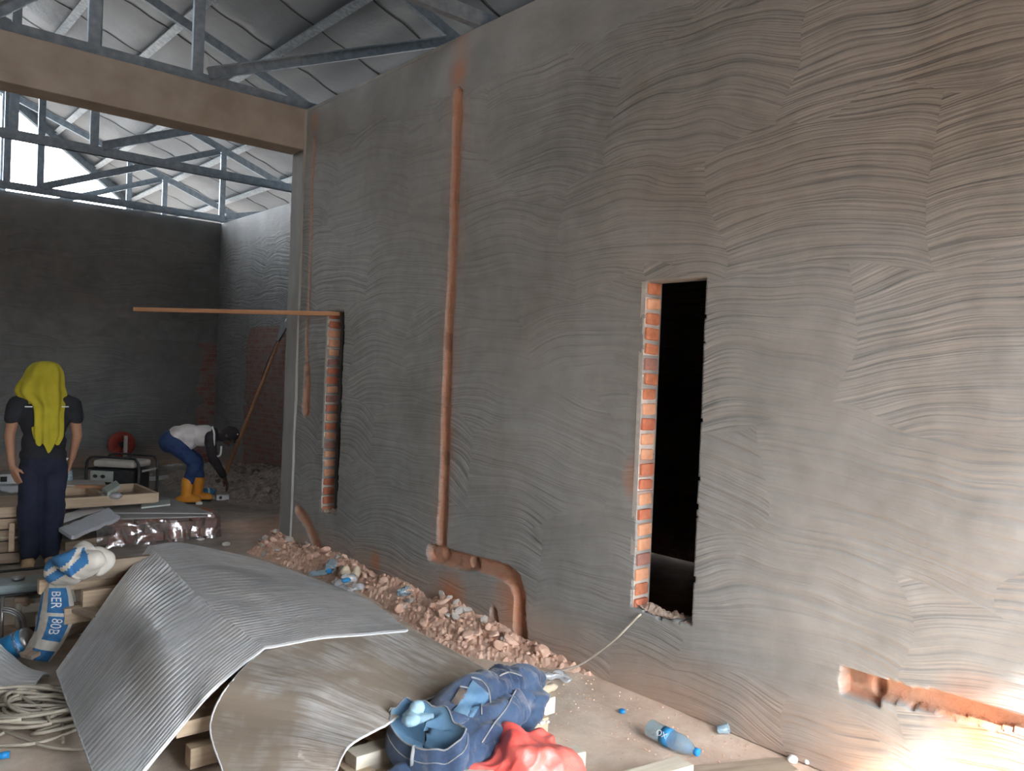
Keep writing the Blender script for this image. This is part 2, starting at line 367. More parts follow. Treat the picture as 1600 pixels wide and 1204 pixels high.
# bricks showing in the window reveals
MAT['bk1'] = M('orange_brick', (.55, .22, .12), (.40, .14, .07), 20, .85, bump=.5, bsc=60)
MAT['bk2'] = M('red_brick', (.45, .13, .07), (.52, .19, .11), 20, .85, bump=.5, bsc=60)
MAT['bk3'] = M('plum_brick', (.26, .14, .12), (.36, .17, .13), 20, .85, bump=.5, bsc=60)
MAT['bk4'] = M('pale_brick', (.68, .36, .22), (.58, .28, .16), 20, .85, bump=.5, bsc=60)
MAT['sill'] = M('broken_sill_plaster', (.40, .28, .21), (.52, .42, .34), 18, .95, bump=.6, bsc=50)
MAT['mortar'] = M('grey_mortar', (.42, .38, .34), (.52, .48, .43), 25, .9, bump=.6, bsc=70)
for (yy, z0, z1) in ((2.745, .40, 2.115), (6.128, .385, 2.075)):
    n = int((z1-z0)/.0765); hstep = (z1-z0)/n
    mo = MB(); mo.box((D+.058, yy+.012, (z0+z1)/2), (.118, .03, z1-z0-.01)); mo.build('mortar_bed', 'mortar', wall)
    for i in range(n):
        bb = MB(); zc = z0+hstep*(i+.5)
        bb.box((D+.058+rnd.uniform(-.005, .004), yy-.002+rnd.uniform(-.004, .004), zc), (rnd.uniform(.096, .108), .03, hstep-rnd.uniform(.015, .026)), Matrix.Rotation(rnd.uniform(-.07, .07), 3, 'Y'), .011)
        bb.build('jamb_brick', rnd.choice(['bk1', 'bk1', 'bk2', 'bk2', 'bk3', 'bk4', 'bk4']), wall)
for (y0, y1, zs) in ((2.37, 2.745, .405), (5.86, 6.125, .39)):
    b = MB(); P = []
    for i in range(49):
        y = y0+(y1-y0)*i/48; P.append([(D+.004+.112*j/14, y, zs+.012+.05*noise.noise(Vector((y*9, j*.3, 0)))*.6+.022*abs(noise.noise(Vector((y*38, j*.9, 4))))+(.02*(i/48)) ) for j in range(15)])
    b.grid(P); b.build('sill_debris', 'sill', wall)
# ------------------------------------------------------------ column, beam, other walls
b = MB(); b.box((D+.06, 6.775, TOP/2), (.13, .245, TOP-.002), bev=.012); b.box((D+.055, 6.655, TOP/2), (.15, .02, TOP-.01))
o = struct(b.build('trim_1', 'column'))
b = MB(); b.box(((XL+D)/2-.004, 6.775, 3.67), (D-XL-.008, .25, .355), bev=.01)
struct(b.build('trim_2', 'concrete'))
def slab(name, x0, x1, y0, y1, z0, z1, mat):
    b = MB(); b.box(((x0+x1)/2, (y0+y1)/2, (z0+z1)/2), (x1-x0, y1-y0, z1-z0)); return struct(b.build(name, mat))
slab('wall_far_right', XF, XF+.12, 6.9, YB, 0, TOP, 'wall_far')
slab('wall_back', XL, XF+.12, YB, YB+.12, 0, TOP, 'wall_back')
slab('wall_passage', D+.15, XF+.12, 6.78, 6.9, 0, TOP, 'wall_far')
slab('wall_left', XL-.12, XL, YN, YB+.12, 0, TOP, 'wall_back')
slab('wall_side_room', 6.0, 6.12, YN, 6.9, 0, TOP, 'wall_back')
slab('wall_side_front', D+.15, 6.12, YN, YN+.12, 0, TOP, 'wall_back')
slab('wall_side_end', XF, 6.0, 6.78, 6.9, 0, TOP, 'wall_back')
slab('wall_gable_sky_block', XL, 1.62, YB, YB+.12, TOP, 6.5, 'wall_back')  # unseen gable added to cut sky light from the open hip
slab('ceiling_light_block', D+.15, 6.0, YN, 6.9, TOP-.05, TOP, 'concrete')  # unseen slab added to keep daylight out of the side room
# unseen front wall added to limit daylight, with a low opening beside the camera
slab('wall_front_added', XL, OPX, YN-.12, YN, 0, 9.0, 'wall_back')
slab('wall_front_header', OPX, 9, YN-.12, YN, OPZ, 9.0, 'wall_back')
slab('trim_3', XL, 6.0, YB-.012, YB, 1.93, 2.23, 'lintel')
# ------------------------------------------------------------ roof: foil-lined sheets on purlins, hipped at the back
HEEL = 7.9; SL = .365; RIDGE = -1.2; ZP = 4.07
def zroof(x): return ZP + SL*((HEEL+.25-x) if x > RIDGE else (HEEL+.25-2*RIDGE+x))
def seam(y):
    b = MB(); P = []
    for i in range(90):
        x = RIDGE+(HEEL+.5-RIDGE)*i/89
        if y > hipmax(x): continue
        dx = min(abs(x-p) for p in PURL); z = zroof(x)-.022*math.sin(PI*min(1, dx/.45))-.005
        P.append([(x, y-.014, z), (x, y+.014, z)])
    b.grid(P); b.build('seam_gap_shade', 'dark', rt)  # dark strip painted in as the shadowed gap between foil strips
def foil(name, dust=0.0, col=(.78, .80, .82), rough=.34, metal=.9, scrim=True, bumpst=.35):
    m, nt, b = new_mat(name); g = N(nt); co = g.coord()
    cr = g.noise(g.map(co, (1.0, 1.0, 1.0)), 7, 6, .65)
    fine = g.noise(g.map(co, (3, 40, 3)), 3, 4, .6)
    fine2 = g.noise(g.map(co, (40, 3, 40)), 3, 4, .6)
    h = g.math('ADD', g.math('MULTIPLY', cr, .7), g.math('MULTIPLY', g.math('ADD', fine, fine2), .14 if scrim else .03))
    dn = g.ramp(g.math('ADD', g.math('MULTIPLY', g.noise(co, 2.0, 4), .7), g.math('MULTIPLY', g.noise(g.map(co, (2, 25, 2) if scrim else (3, 3, 3)), 2, 3), .3)), [(.5-dust*.4, 0.), (.68-dust*.3, 1.)])
    dn = g.math('MULTIPLY', dn, min(1, dust*2))
    g.lk(g.mix(dn, col, (.36, .29, .225)), b.inputs['Base Color'])
    g.lk(g.math('MULTIPLY', g.math('SUBTRACT', 1.0, g.math('MULTIPLY', dn, .85)), metal), b.inputs['Metallic']); b.inputs['Specular IOR Level'].default_value = .45 if scrim else .5
    g.lk(g.math('ADD', rough, g.math('MULTIPLY', dn, .45)), b.inputs['Roughness'])
    g.lk(g.bump(h, bumpst, .02), b.inputs['Normal']); return m
MAT['roof_foil'] = foil('roof_foil', .0, (.15, .165, .18), .45, .30, True, .6)
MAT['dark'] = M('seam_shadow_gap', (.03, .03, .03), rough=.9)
MAT['rooftop'] = M('metal_deck_top', (.35, .38, .40), rough=.6, metal=.3)
SEAMS = [-.9, -.55, .6, 1.75, 2.9, 4.05, 5.2, 6.35, 7.5, 8.62, 9.66, 10.8, 11.95, 13.08, 14.2, 15.1, 16.25, 17.4, 18.55, 19.7, 20.85]
PURL = [7.9, 7.0, 6.1, 5.23, 4.27, 3.38, 2.53, 1.63, .73, -.17, -1.05, -1.95, -2.85, -3.75, -4.65]
HIP = 13.85
def hipmax(x): return HIP + x if x > RIDGE else 0
def roof():
    for k in range(len(SEAMS)-1):
        y0, y1 = SEAMS[k]+.006, SEAMS[k+1]-.006
        b = MB()
        nx, ny = 130, 8
        P = []
        for i in range(nx+1):
            x = RIDGE + (HEEL+.5-RIDGE)*i/nx
            a, c = y0, min(y1, hipmax(x))
            row = []
            for j in range(ny+1):
                y = a+(c-a)*j/ny
                # the lining sags between purlins and at its middle
                dx = min(abs(x-p) for p in PURL)
                sag = .022*math.sin(PI*min(1, dx/.45)) + .012*math.sin(PI*(j/ny)) + .006*fbm((x, y, k), 3, 2)
                row.append((x, y, zroof(x)-sag))
            if c > a+.02: P.append(row)
        if len(P) > 2:
            b.grid(P); b.grid([[(p[0], p[1], zroof(p[0])+.03) for p in r] for r in P][::6])
            yield b, k
    
rt = thing('roof_lining', 'silver foil backed roof sheeting laid in strips over the steel trusses', 'roof'); rt['kind'] = 'structure'; del rt['category']; rt.name = 'ceiling'
for b, k in roof():
    b.build('foil_strip', 'roof_foil', rt, smooth=True)
for y in SEAMS[1:-1]: seam(y)
b = MB()
X1 = HEEL+.5; b.add([(RIDGE, SEAMS[0], zroof(RIDGE)+.035), (X1, SEAMS[0], zroof(X1)+.035), (X1, X1+HIP, zroof(X1)+.035), (RIDGE, RIDGE+HIP, zroof(RIDGE)+.035)], [(0, 1, 2, 3)])
X2 = 2*RIDGE-X1; yb = SEAMS[0]; HL = HIP+RIDGE
b.add([(RIDGE, yb, zroof(RIDGE)+.035), (X2, yb, zroof(X1)+.035), (X2, 21, zroof(X1)+.035), (RIDGE, HL, zroof(RIDGE)+.035)], [(0, 1, 2, 3)])
struct(b.build('roof_deck', 'rooftop', rt))
b = MB(); b.add([(RIDGE, yb, zroof(RIDGE)), (X2, yb, zroof(X1)), (X2, 21, zroof(X1)), (RIDGE, HL, zroof(RIDGE))], [(0, 1, 2, 3)])
b.build('foil_strip', 'roof_foil', rt)
# ---- cold-formed channel sections
def channel(b, p, q, wd, dp, open_dir, lip=.012, t=.003):
    """C channel from p to q; web width wd, flange depth dp toward open_dir"""
    p = Vector(p); q = Vector(q); t_ = (q-p).normalized(); o = Vector(open_dir); o = (o-t_*o.dot(t_)).normalized(); s = t_.cross(o).normalized()
    prof = [(-wd/2+lip, dp), (-wd/2, dp), (-wd/2, 0), (wd/2, 0), (wd/2, dp), (wd/2-lip, dp)]
    inner = [(-wd/2+lip, dp-t), (-wd/2+t, dp-t), (-wd/2+t, t), (wd/2-t, t), (wd/2-t, dp-t), (wd/2-lip, dp-t)]
    for A, Bp in ((prof, inner),):
        vs = []; n = len(A)
        for e in (p, q):
            vs += [e+s*a+o*c for a, c in A] + [e+s*a+o*c for a, c in Bp]
        fs = []
        for i in range(n-1):
            fs.append((i, i+1, 2*n+i+1, 2*n+i)); fs.append((n+i+1, n+i, 3*n+i, 3*n+i+1))
            fs.append((i+1, i, n+i, n+i+1)); fs.append((2*n+i, 2*n+i+1, 3*n+i+1, 3*n+i))
        fs += [(0, 2*n, 3*n, n), (n-1, 2*n-1, 4*n-1, 3*n-1)]
        b.add(vs, fs)
PO = ['nearest roof truss landing on the right wall top', 'roof truss standing on the concrete beam', 'steel roof truss hanging in the open just past the concrete beam', 'steel roof truss above the back wall', 'farthest roof truss seen beyond the back wall top']
for kk, Yt in enumerate((4.22, 6.76, 9.93, 12.93, 15.75)):
    tr = thing('roof_truss', 'blue-grey galvanised ' + PO[kk], 'truss', (0, Yt, 3.86), 0, 'steel roof trusses')
    zc = .045; zt = lambda x: (zc + SL*(HEEL-x) if x > RIDGE else zc+SL*(HEEL-2*RIDGE+x))
    b = MB(); channel(b, (XL-1.5, 0, zc), (HEEL, 0, zc), .10, .055, (0, 1, 0)); b.build('bottom_chord', 'galv', tr)
    b = MB(); channel(b, (RIDGE, 0, zt(RIDGE)), (HEEL+.3, 0, zt(HEEL+.3)), .105, .055, (0, 1, 0)); b.build('top_chord', 'galv', tr)
    b = MB(); channel(b, (RIDGE, 0, zt(RIDGE)), (XL-1.5, 0, zt(XL-1.5)), .09, .045, (0, 1, 0)); b.build('top_chord', 'galv', tr)
    xs_ = [1.57, 2.34, 4.93, .2, -1.2] if kk in (1, 2) else [2.36, 4.93, .2, -1.2] if kk != 3 else [1.98, 2.38, 4.93, .2, -1.2]
    if kk == 4: xs_ += [4.31]
    for x in xs_:
        b = MB(); b.box((x, .022, (zc+zt(x))/2), (.088, .045, zt(x)-zc), bev=.004); b.build('post', 'galv', tr)
    for (a, c) in (((2.42, .10), (4.86, None)), ((5.0, .08), (6.6, None)), ((-1.1, .08), (.15, None))):
        z2 = (zt(c[0])-.06) if c[1] is None else c[1]
        b = MB(); channel(b, (a[0], -.006, a[1]), (c[0], -.006, z2), .095, .04, (0, -1, 0)); b.build('web_brace', 'galv', tr)
    if kk == 1:
        b = MB(); channel(b, (.86, -.006, .06), (1.52, -.006, .06+.66*.9), .095, .035, (0, -1, 0)); b.build('web_brace', 'galv', tr)
ORD = 'first second third fourth fifth sixth seventh eighth ninth tenth eleventh twelfth'.split()
for x in PURL[:12]:
    y1 = hipmax(x)-.1 if x > RIDGE else HL
    z = zroof(x)-.045
    b = MB(); channel(b, (x, SEAMS[0]+.1, z-.01), (x, y1, z-.01), .05, .05, (.94, 0, -.34)); b.box((x-.022, (SEAMS[0]+y1)/2, z-.016), (.06, y1-SEAMS[0]-.3, .03), Matrix.Rotation(math.atan(SL), 3, 'Y'))
    o = b.build('purlin', 'zinc'); tag(o, 'bright zinc purlin under the silver lining, %s up from the low right-hand eave' % ORD[PURL.index(x)], 'purlin', 'roof purlins')
# hip rafter along the open corner
b = MB(); channel(b, (RIDGE, RIDGE+HIP+.05, zroof(RIDGE)-.1), (X1, X1+HIP+.05, zroof(X1)-.1), .22, .06, (.7, -.7, 0))
tag(b.build('hip_rafter', 'galv'), 'diagonal hip rafter edging the unclad white opening in the roof', 'rafter')
# ------------------------------------------------------------ materials of the loose things
MAT['foil_bright'] = foil('bubble_foil', .22, (.86, .87, .88), .34, .78, False, .10)
MAT['foil_dusty'] = foil('dusty_foil', .50, (.78, .77, .75), .40, .5, False, .30)
def foil_ribbed(name, base, col, groove_shade, streak, dust):
    m = MAT[base].copy(); m.name = name; nt = m.node_tree; g = N(nt); b = nt.nodes['Principled BSDF']
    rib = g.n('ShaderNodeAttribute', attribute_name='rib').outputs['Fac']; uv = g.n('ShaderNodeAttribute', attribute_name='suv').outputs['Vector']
    old = b.inputs['Base Color'].links[0].from_socket
    st = g.noise(g.map(uv, streak), 1, 4, .6)
    c = g.mix(g.math('MULTIPLY', g.ramp(st, [(.45, 0.), (.62, 1.)]), dust), old, (.34, .28, .22))
    g.lk(g.mix(rib, c, groove_shade), b.inputs['Base Color'])  # shade between the ribs painted into the colour
    om = b.inputs['Metallic'].links[0].from_socket
    g.lk(g.math('MULTIPLY', om, g.math('SUBTRACT', 1.0, g.math('MULTIPLY', rib, .8))), b.inputs['Metallic'])
    bn = b.inputs['Normal'].links[0].from_node
    g.lk(g.bump(st, .25, .004, bn.outputs[0]), b.inputs['Normal'])
    return m
MAT['foil_pale'] = foil('pale_smooth_foil', .1, (.80, .84, .90), .32, .35, False, .15)
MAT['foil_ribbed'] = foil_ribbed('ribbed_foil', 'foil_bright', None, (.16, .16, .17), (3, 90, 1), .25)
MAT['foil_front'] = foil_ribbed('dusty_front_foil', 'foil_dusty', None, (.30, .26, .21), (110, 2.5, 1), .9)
MAT['foil_edge'] = M('white_foam_edge', (.75, .76, .76), rough=.6)
MAT['timber'] = M('raw_pine', (.46, .34, .23), (.57, .44, .31), 3, .8, stretch=(1, 14, 14), bump=.2, bsc=8)
MAT['timber_old'] = M('dusty_pallet_wood', (.27, .205, .15), (.40, .31, .23), 3, .85, stretch=(1, 10, 10), bump=.3, bsc=8)
MAT['timber_pale'] = M('pale_new_timber', (.60, .53, .42), (.70, .63, .51), 3, .8, stretch=(1, 14, 14), bump=.15, bsc=8)
MAT['rock'] = M('brick_rubble', (.58, .35, .25), (.74, .51, .39), 12, .95, bump=.6, bsc=60)
MAT['rock_grey'] = M('cement_lump', (.38, .34, .30), (.52, .47, .42), 12, .95, bump=.6, bsc=60)
MAT['rock_dark'] = M('dim_rubble', (.36, .30, .25), (.50, .43, .37), 14, .95, bump=.6, bsc=60)
MAT['paper'] = M('crumpled_paper', (.72, .70, .66), (.82, .80, .77), 10, .8, bump=.3, bsc=30)
MAT['kraft'] = M('brown_paper', (.52, .42, .30), (.62, .52, .38), 10, .85, bump=.3, bsc=30)
def clear_mat(name, col, rough=.12, alpha=.35, bump=.6, bsc=18):
    m, nt, b = new_mat(name); g = N(nt)
    # thin film: mostly see-through, a little milky, shiny at glancing angles
    nrm = g.bump(g.noise(g.coord(), bsc, 4, .6), bump, .02)
    lw = g.n('ShaderNodeLayerWeight'); lw.inputs[0].default_value = .45; g.lk(nrm, lw.inputs['Normal'])
    tr = g.n('ShaderNodeBsdfTransparent'); tr.inputs[0].default_value = (*[min(1, .25+c*.75) for c in col], 1)
    gl = g.n('ShaderNodeBsdfGlossy'); gl.inputs['Roughness'].default_value = rough; g.lk(nrm, gl.inputs['Normal']); gl.inputs[0].default_value = (1, 1, 1, 1)
    df = g.n('ShaderNodeBsdfDiffuse'); df.inputs[0].default_value = (*col, 1)
    m1 = g.n('ShaderNodeMixShader'); m1.inputs[0].default_value = alpha*.4; g.lk(tr.outputs[0], m1.inputs[1]); g.lk(df.outputs[0], m1.inputs[2])
    m2 = g.n('ShaderNodeMixShader'); g.lk(g.math('MINIMUM', g.math('MULTIPLY', lw.outputs['Fresnel'], 1.0), .6), m2.inputs[0]); g.lk(m1.outputs[0], m2.inputs[1]); g.lk(gl.outputs[0], m2.inputs[2])
    g.lk(m2.outputs[0], nt.nodes['Material Output'].inputs[0]); nt.nodes.remove(b); return m
MAT['clear'] = clear_mat('clear_plastic_film', (.80, .82, .84), .15, .8)
MAT['pet'] = clear_mat('clear_bottle_plastic', (.66, .84, .93), .08, .55, .3, 30)
MAT['pet_wrap'] = clear_mat('brick_wrap_film', (.75, .72, .72), .12, .22, .45, 7)
MAT['blue'] = M('blue_plastic', (.02, .25, .60), rough=.4)
MAT['label_blue'] = M('blue_bottle_label', (.03, .22, .45), rough=.35)
MAT['white'] = M('white_plastic', (.78, .79, .80), rough=.45)
MAT['rope'] = M('dusty_grey_hose', (.40, .35, .28), (.50, .44, .35), 20, .8)
MAT['black'] = M('black_plastic', (.018, .018, .02), (.035, .035, .035), 20, .45)
MAT['steel'] = M('worn_steel', (.45, .46, .47), (.28, .25, .22), 12, .35, .8)
MAT['rust'] = M('rusty_cast_iron', (.30, .20, .14), (.44, .33, .24), 18, .8, .2, bump=.4, bsc=40)
MAT['tank'] = M('blue_grey_tank_paint', (.22, .28, .30), (.30, .35, .35), 8, .4, .2, bump=.1, bsc=30)
MAT['cream'] = M('cream_engine_cowl', (.48, .45, .38), (.58, .55, .47), 9, .6)
# ------------------------------------------------------------ foil sheets draped over the stacked pallets
def bez(pts, t):
    """Catmull-Rom through pts, t in 0..1"""
    n = len(pts)-1; x = min(max(t*n, 0), n-1e-6); i = int(x); f = x-i
    p = [Vector(pts[max(0, min(n, i+k))]) for k in (-1, 0, 1, 2)]
    return .5*((2*p[1])+(p[2]-p[0])*f+(2*p[0]-5*p[1]+4*p[2]-p[3])*f*f+(3*p[1]-p[0]-3*p[2]+p[3])*f**3)
ribs_at = []; uv_at = []
def loft(rails, nu, nv, ribs, rib_dir, amp=.0028, nz=.006, seed=0):
    P = []
    for i in range(nu+1):
        u = i/nu; row = []
        cols = [bez(r, u) for r in rails]
        for j in range(nv+1):
            v = j/nv; p = bez(cols, v)
            p = p + Vector((0, 0, 1))*nz*fbm((p.x, p.y, seed), 3.2, 3)
            row.append(p)
        P.append(row)
    Q = []; ribs_at.clear(); uv_at.clear()
    for i in range(nu+1):
        row = []
        for j in range(nv+1):
            a = P[min(i+1, nu)][j]-P[max(i-1, 0)][j]; c = P[i][min(j+1, nv)]-P[i][max(j-1, 0)]
            nn = a.cross(c).normalized()
            if nn.z < 0: nn = -nn
            ph = (j/nv if rib_dir == 'v' else i/nu)*ribs
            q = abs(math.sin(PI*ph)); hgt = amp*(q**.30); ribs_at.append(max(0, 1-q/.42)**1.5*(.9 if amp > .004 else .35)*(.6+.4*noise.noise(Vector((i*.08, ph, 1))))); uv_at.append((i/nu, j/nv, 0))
            row.append(P[i][j]+nn*hgt)
        Q.append(row)
    return Q
def sheet(name, mat, rails, nu, nv, ribs, rd, amp, label, nz=.006, seed=0, th=.008):
    Q = loft(rails, nu, nv, ribs, rd, amp, nz, seed)
    b = MB(); b.grid(Q); b.grid([[p-Vector((0, 0, th)) for p in r] for r in Q])
    o = b.build(name, mat, smooth=True); tag(o, label, 'foil sheet')
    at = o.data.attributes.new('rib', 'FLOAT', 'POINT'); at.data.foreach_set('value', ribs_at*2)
    at = o.data.attributes.new('suv', 'FLOAT_VECTOR', 'POINT'); at.data.foreach_set('vector', [c for q in uv_at*2 for c in q])
    ring = [r[0] for r in Q]+Q[-1][1:]+[r[-1] for r in Q[::-1]][1:]+Q[0][::-1][1:]
    e = MB(); e.tube([p-Vector((0, 0, th/2)) for p in ring[::3]], th*.6, 5); eo = e.build('cut_edge', 'foil_edge', o, smooth=True); return o
z_ = lambda x, y, z: tuple(onz(x, y, z))
def crease(r, k):
    r = [Vector(p) for p in r]; return r[:k]+[r[k]*.88+r[k-1]*.12, r[k], r[k]*.88+r[k+1]*.12]+r[k+1:]
far = [z_(90, 1047, .13), z_(150, 962, .30), z_(192, 903, .44), z_(233, 853, .53), z_(283, 849, .50), z_(350, 862, .42), z_(420, 880, .33)]
mid = [z_(118, 1125, .10), z_(190, 1045, .27), z_(250, 985, .43), z_(318, 940, .50), z_(400, 930, .44), z_(480, 925, .34), z_(560, 931, .24)]
near = [z_(170, 1268, .05), z_(226, 1204, .10), z_(285, 1132, .22), z_(335, 1075, .34), z_(414, 1011, .41), z_(515, 994, .36), z_(637, 985, .27)]
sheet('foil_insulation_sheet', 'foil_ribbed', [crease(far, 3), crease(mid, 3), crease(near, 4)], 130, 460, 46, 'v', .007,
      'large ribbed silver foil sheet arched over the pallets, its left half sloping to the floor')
far2 = [z_(372, 1262, .04), z_(350, 1204, .09), z_(330, 1130, .20), z_(364, 1062, .36), z_(440, 1002, .385), z_(530, 985, .335), z_(650, 986, .24)]
near2 = [z_(500, 1262, .06), z_(524, 1206, .15), z_(545, 1166, .26), z_(600, 1134, .28), z_(655, 1098, .25), z_(710, 1074, .20), z_(770, 1050, .14)]
mid2 = [tuple((Vector(a)+Vector(c))/2+Vector((0, 0, dz))) for a, c, dz in zip(far2, near2, (0, 0, .01, .03, .02, .01, 0))]
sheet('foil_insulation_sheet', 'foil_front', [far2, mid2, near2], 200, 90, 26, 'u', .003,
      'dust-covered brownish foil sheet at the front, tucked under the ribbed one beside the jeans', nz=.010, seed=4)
# small crinkled foil offcut at the left edge
fa = [z_(-30, 985, .10), z_(0, 1008, .10), z_(40, 1042, .05), z_(76, 1055, .03)]
fb = [z_(-40, 1055, .05), z_(-10, 1066, .04), z_(20, 1076, .03), z_(52, 1074, .02)]
sheet('foil_offcut', 'foil_bright', [fa, [tuple((Vector(a)+Vector(c))/2+Vector((0, 0, .02))) for a, c in zip(fa, fb)], fb], 60, 50, 9, 'v', .010, 'small crinkled silver foil offcut lying above the hose coil', nz=.012, seed=9)
# ------------------------------------------------------------ stacked pallets
def pallet(label, x0, x1, y0, y1, z0, hh, nb, nd, mats=('timber_old',), bw=.05, skew=0, over=.0):
    t = thing('wooden_pallet', label, 'pallet', ((x0+x1)/2, (y0+y1)/2, z0), skew, 'wooden pallets under the foil')
    for i in range(nb):
        y = -(y1-y0)/2+(y1-y0)*i/(nb-1); dx = rnd.uniform(-over, over)
        b = MB(); b.box((dx, y, hh/2), (x1-x0, bw, hh), Matrix.Rotation(rnd.uniform(-.02, .02), 3, 'Z'), .004); b.build('bearer', rnd.choice(mats), t)
    for i in range(nd):
        x = -(x1-x0)/2+.06+(x1-x0-.12)*i/(nd-1)
        b = MB(); b.box((x, 0, hh+.0105), (.095, y1-y0+.06, .02), Matrix.Rotation(rnd.uniform(-.02, .02), 3, 'Z'), .003); b.build('deck_board', rnd.choice(mats), t)
    return t
PM = ('timber_old', 'timber_old', 'timber')
pallet('low dusty pallet at the very bottom of the left stack beside the hose coil', 1.22, 2.15, 3.75, 4.75, 0.0, .085, 4, 6, PM, over=.04)
pallet('middle pallet of the left stack with the cement sack pushed into it', 1.20, 2.15, 3.85, 4.75, .108, .085, 4, 6, PM, over=.05, skew=.03)
pallet('upper pallet of the left stack just under the foil arch', 1.30, 2.10, 3.95, 4.70, .216, .085, 3, 5, PM, over=.05, skew=-.02)
pallet('front pallet under the dusty foil and jeans, new pale timber', 1.32, 2.50, 2.62, 3.55, .0, .09, 3, 6, ('timber', 'timber_pale'), over=.03)
def beam(label, p, q, wd, ht, mat, name='timber_beam', group=None):
    """a squared timber from p to q (top face centre line)"""
    p = Vector(p); q = Vector(q); d = q-p; L = d.length; rz = math.atan2(d.y, d.x); pit = math.asin(d.z/L)
    R = Matrix.Rotation(rz, 3, 'Z') @ Matrix.Rotation(-pit, 3, 'Y')
    b = MB(); b.box((0, 0, 0), (L, wd, ht), None, .003); o = b.build(name, mat)
    o.matrix_world = Matrix.Translation((p+q)/2-Vector((0, 0, ht/2))) @ R.to_4x4()
    return tag(o, label, 'timber', group)
def T(x, y, z, L, wd, ht, label, mat='timber_old', ang=0):
    p = onz(x, y, z); q = p + Vector((math.cos(ang), math.sin(ang), 0))*L; return beam(label, p, q, wd, ht, mat)
T(84, 886, .50, .50, .045, .09, 'thick dusty timber lying over the cement sack, topmost of the left stack')
T(146, 876, .52, .30, .045, .07, 'short pale-ended timber beside the foil peak, level with the stack top')
T(60, 905, .43, .75, .045, .075, 'second timber down, its end sticking out furthest to the left', 'timber')
T(128, 922, .39, .8, .05, .085, 'square-ended timber jutting out close under the foil edge', 'timber')
T(99, 950, .31, .85, .05, .08, 'mid-height timber end above the printed sack', 'timber')
beam('slanting dusty plank running from the sack foot up under the foil', onz(40, 1022, .10), onz(185, 945, .22), .09, .022, 'timber_old')
T(84, 1000, .13, .7, .05, .08, 'lowest timber end just above the floor of the left stack')
beam('broad board lying back diagonally between the upper timbers', onz(88, 935, .31), onz(240, 985, .30), .10, .02, 'timber_old')
# front timbers
T(270, 1124, .19, .6, .09, .06, 'shadowed timber under the arch of the ribbed foil', 'timber')
T(294, 1166, .10, .6, .06, .08, 'pale timber end beneath the dusty foil, near the bottom of the picture', 'timber')
beam('pale squared timber beside the jeans, running under them to the right', onz(548, 1176, .16), onz(858, 1083, .15), .085, .075, 'timber_pale')
beam('pale timber end poking out to the right of the red bag', onz(620, 1235, .12), onz(908, 1168, .12), .07, .075, 'timber_pale')
beam('pale timber at the bottom edge right of the red bag', onz(700, 1290, .07), onz(1072, 1187, .07), .09, .065, 'timber_pale')
beam('lower dusty board along the bottom right edge of the picture', onz(900, 1226, .02), onz(1235, 1192, .02), .12, .018, 'timber_old')
# ------------------------------------------------------------ jeans
def denim():
    m, nt, b = new_mat('blue_denim'); g = N(nt); co = g.coord()
    c = g.ramp(g.math('ADD', g.math('MULTIPLY', g.noise(co, 5, 4), .8), g.math('MULTIPLY', g.noise(co, 60, 3), .2)), [(.38, (.015, .028, .070)), (.60, (.040, .078, .15))])
    c = g.mix(g.ramp(g.noise(g.map(co, loc=(4, 2, 0)), 9, 5), [(.60, 0.), (.75, .45)]), c, (.30, .27, .26))
    g.lk(c, b.inputs['Base Color']); b.inputs['Roughness'].default_value = .9; b.inputs['Sheen Weight'].default_value = .3
    g.lk(g.bump(g.noise(g.map(co, (60, 60, 60)), 4, 2), .3, .003), b.inputs['Normal']); return m
MAT['denim'] = denim(); MAT['tee_brown'] = M('worn_leather', (.08, .065, .06), (.15, .12, .10), 20, .7, bump=.3, bsc=80)
MAT['denim_fade'] = M('faded_denim', (.075, .16, .27), (.15, .27, .38), 7, .9, bump=.25, bsc=200, bd=.002)
MAT['denim_in'] = M('pale_denim_inside', (.26, .42, .52), (.36, .53, .62), 6, .9, bump=.25, bsc=120, bd=.002)
MAT['seam'] = M('dusty_seam_thread', (.16, .19, .23), (.30, .29, .27), 20, .9)
jn = thing('jeans', 'crumpled blue denim jeans heaped on the timber beside the red bag', 'jeans', tuple(onz(735, 1130, .17)))
def rel(o, parent):
    """world-built part kept in place under an unrotated parent"""
    o.parent = parent; o.matrix_parent_inverse = Matrix.Identity(4); me = o.data
    me.transform(Matrix.Translation(-parent.location)); return o
def at3(x, y, z): return Vector(onz(x, y, z))
def fold(p, sc, amp):
    q = Vector((p.x*1.0+.25*noise.noise(p*3), p.y, p.z)); return amp*(1-2*abs(noise.noise(q*sc)))+.35*amp*noise.noise(q*sc*2.6)
b = MB()
legs = [[(692, 1122, .255, .075), (705, 1108, .265, .08), (730, 1092, .27, .085), (775, 1070, .27, .08), (812, 1068, .24, .075), (832, 1095, .18, .065), (815, 1125, .14, .05)],
        [(690, 1180, .15, .070), (710, 1160, .18, .08), (750, 1135, .20, .085), (800, 1105, .19, .085), (815, 1090, .16, .08)],
        [(665, 1190, .13, .07), (645, 1208, .11, .075), (615, 1235, .08, .07), (600, 1262, .06, .06)],
        [(760, 1078, .27, .06), (785, 1060, .28, .05), (820, 1056, .23, .05), (838, 1062, .18, .04)],
        [(690, 1190, .14, .07), (760, 1160, .14, .07)]]
for L in legs:
    for a, c in zip(L, L[1:]): b.cap(at3(*a[:3]), at3(*c[:3]), a[3]*.86, c[3]*.86, flat=.8)
o = b.build('leg_cloth', 'denim'); remesh(o, .0065, 3); displace(o, lambda p: fold(p, 8, .024)+fold(p, 19, .006))
from mathutils.bvhtree import BVHTree
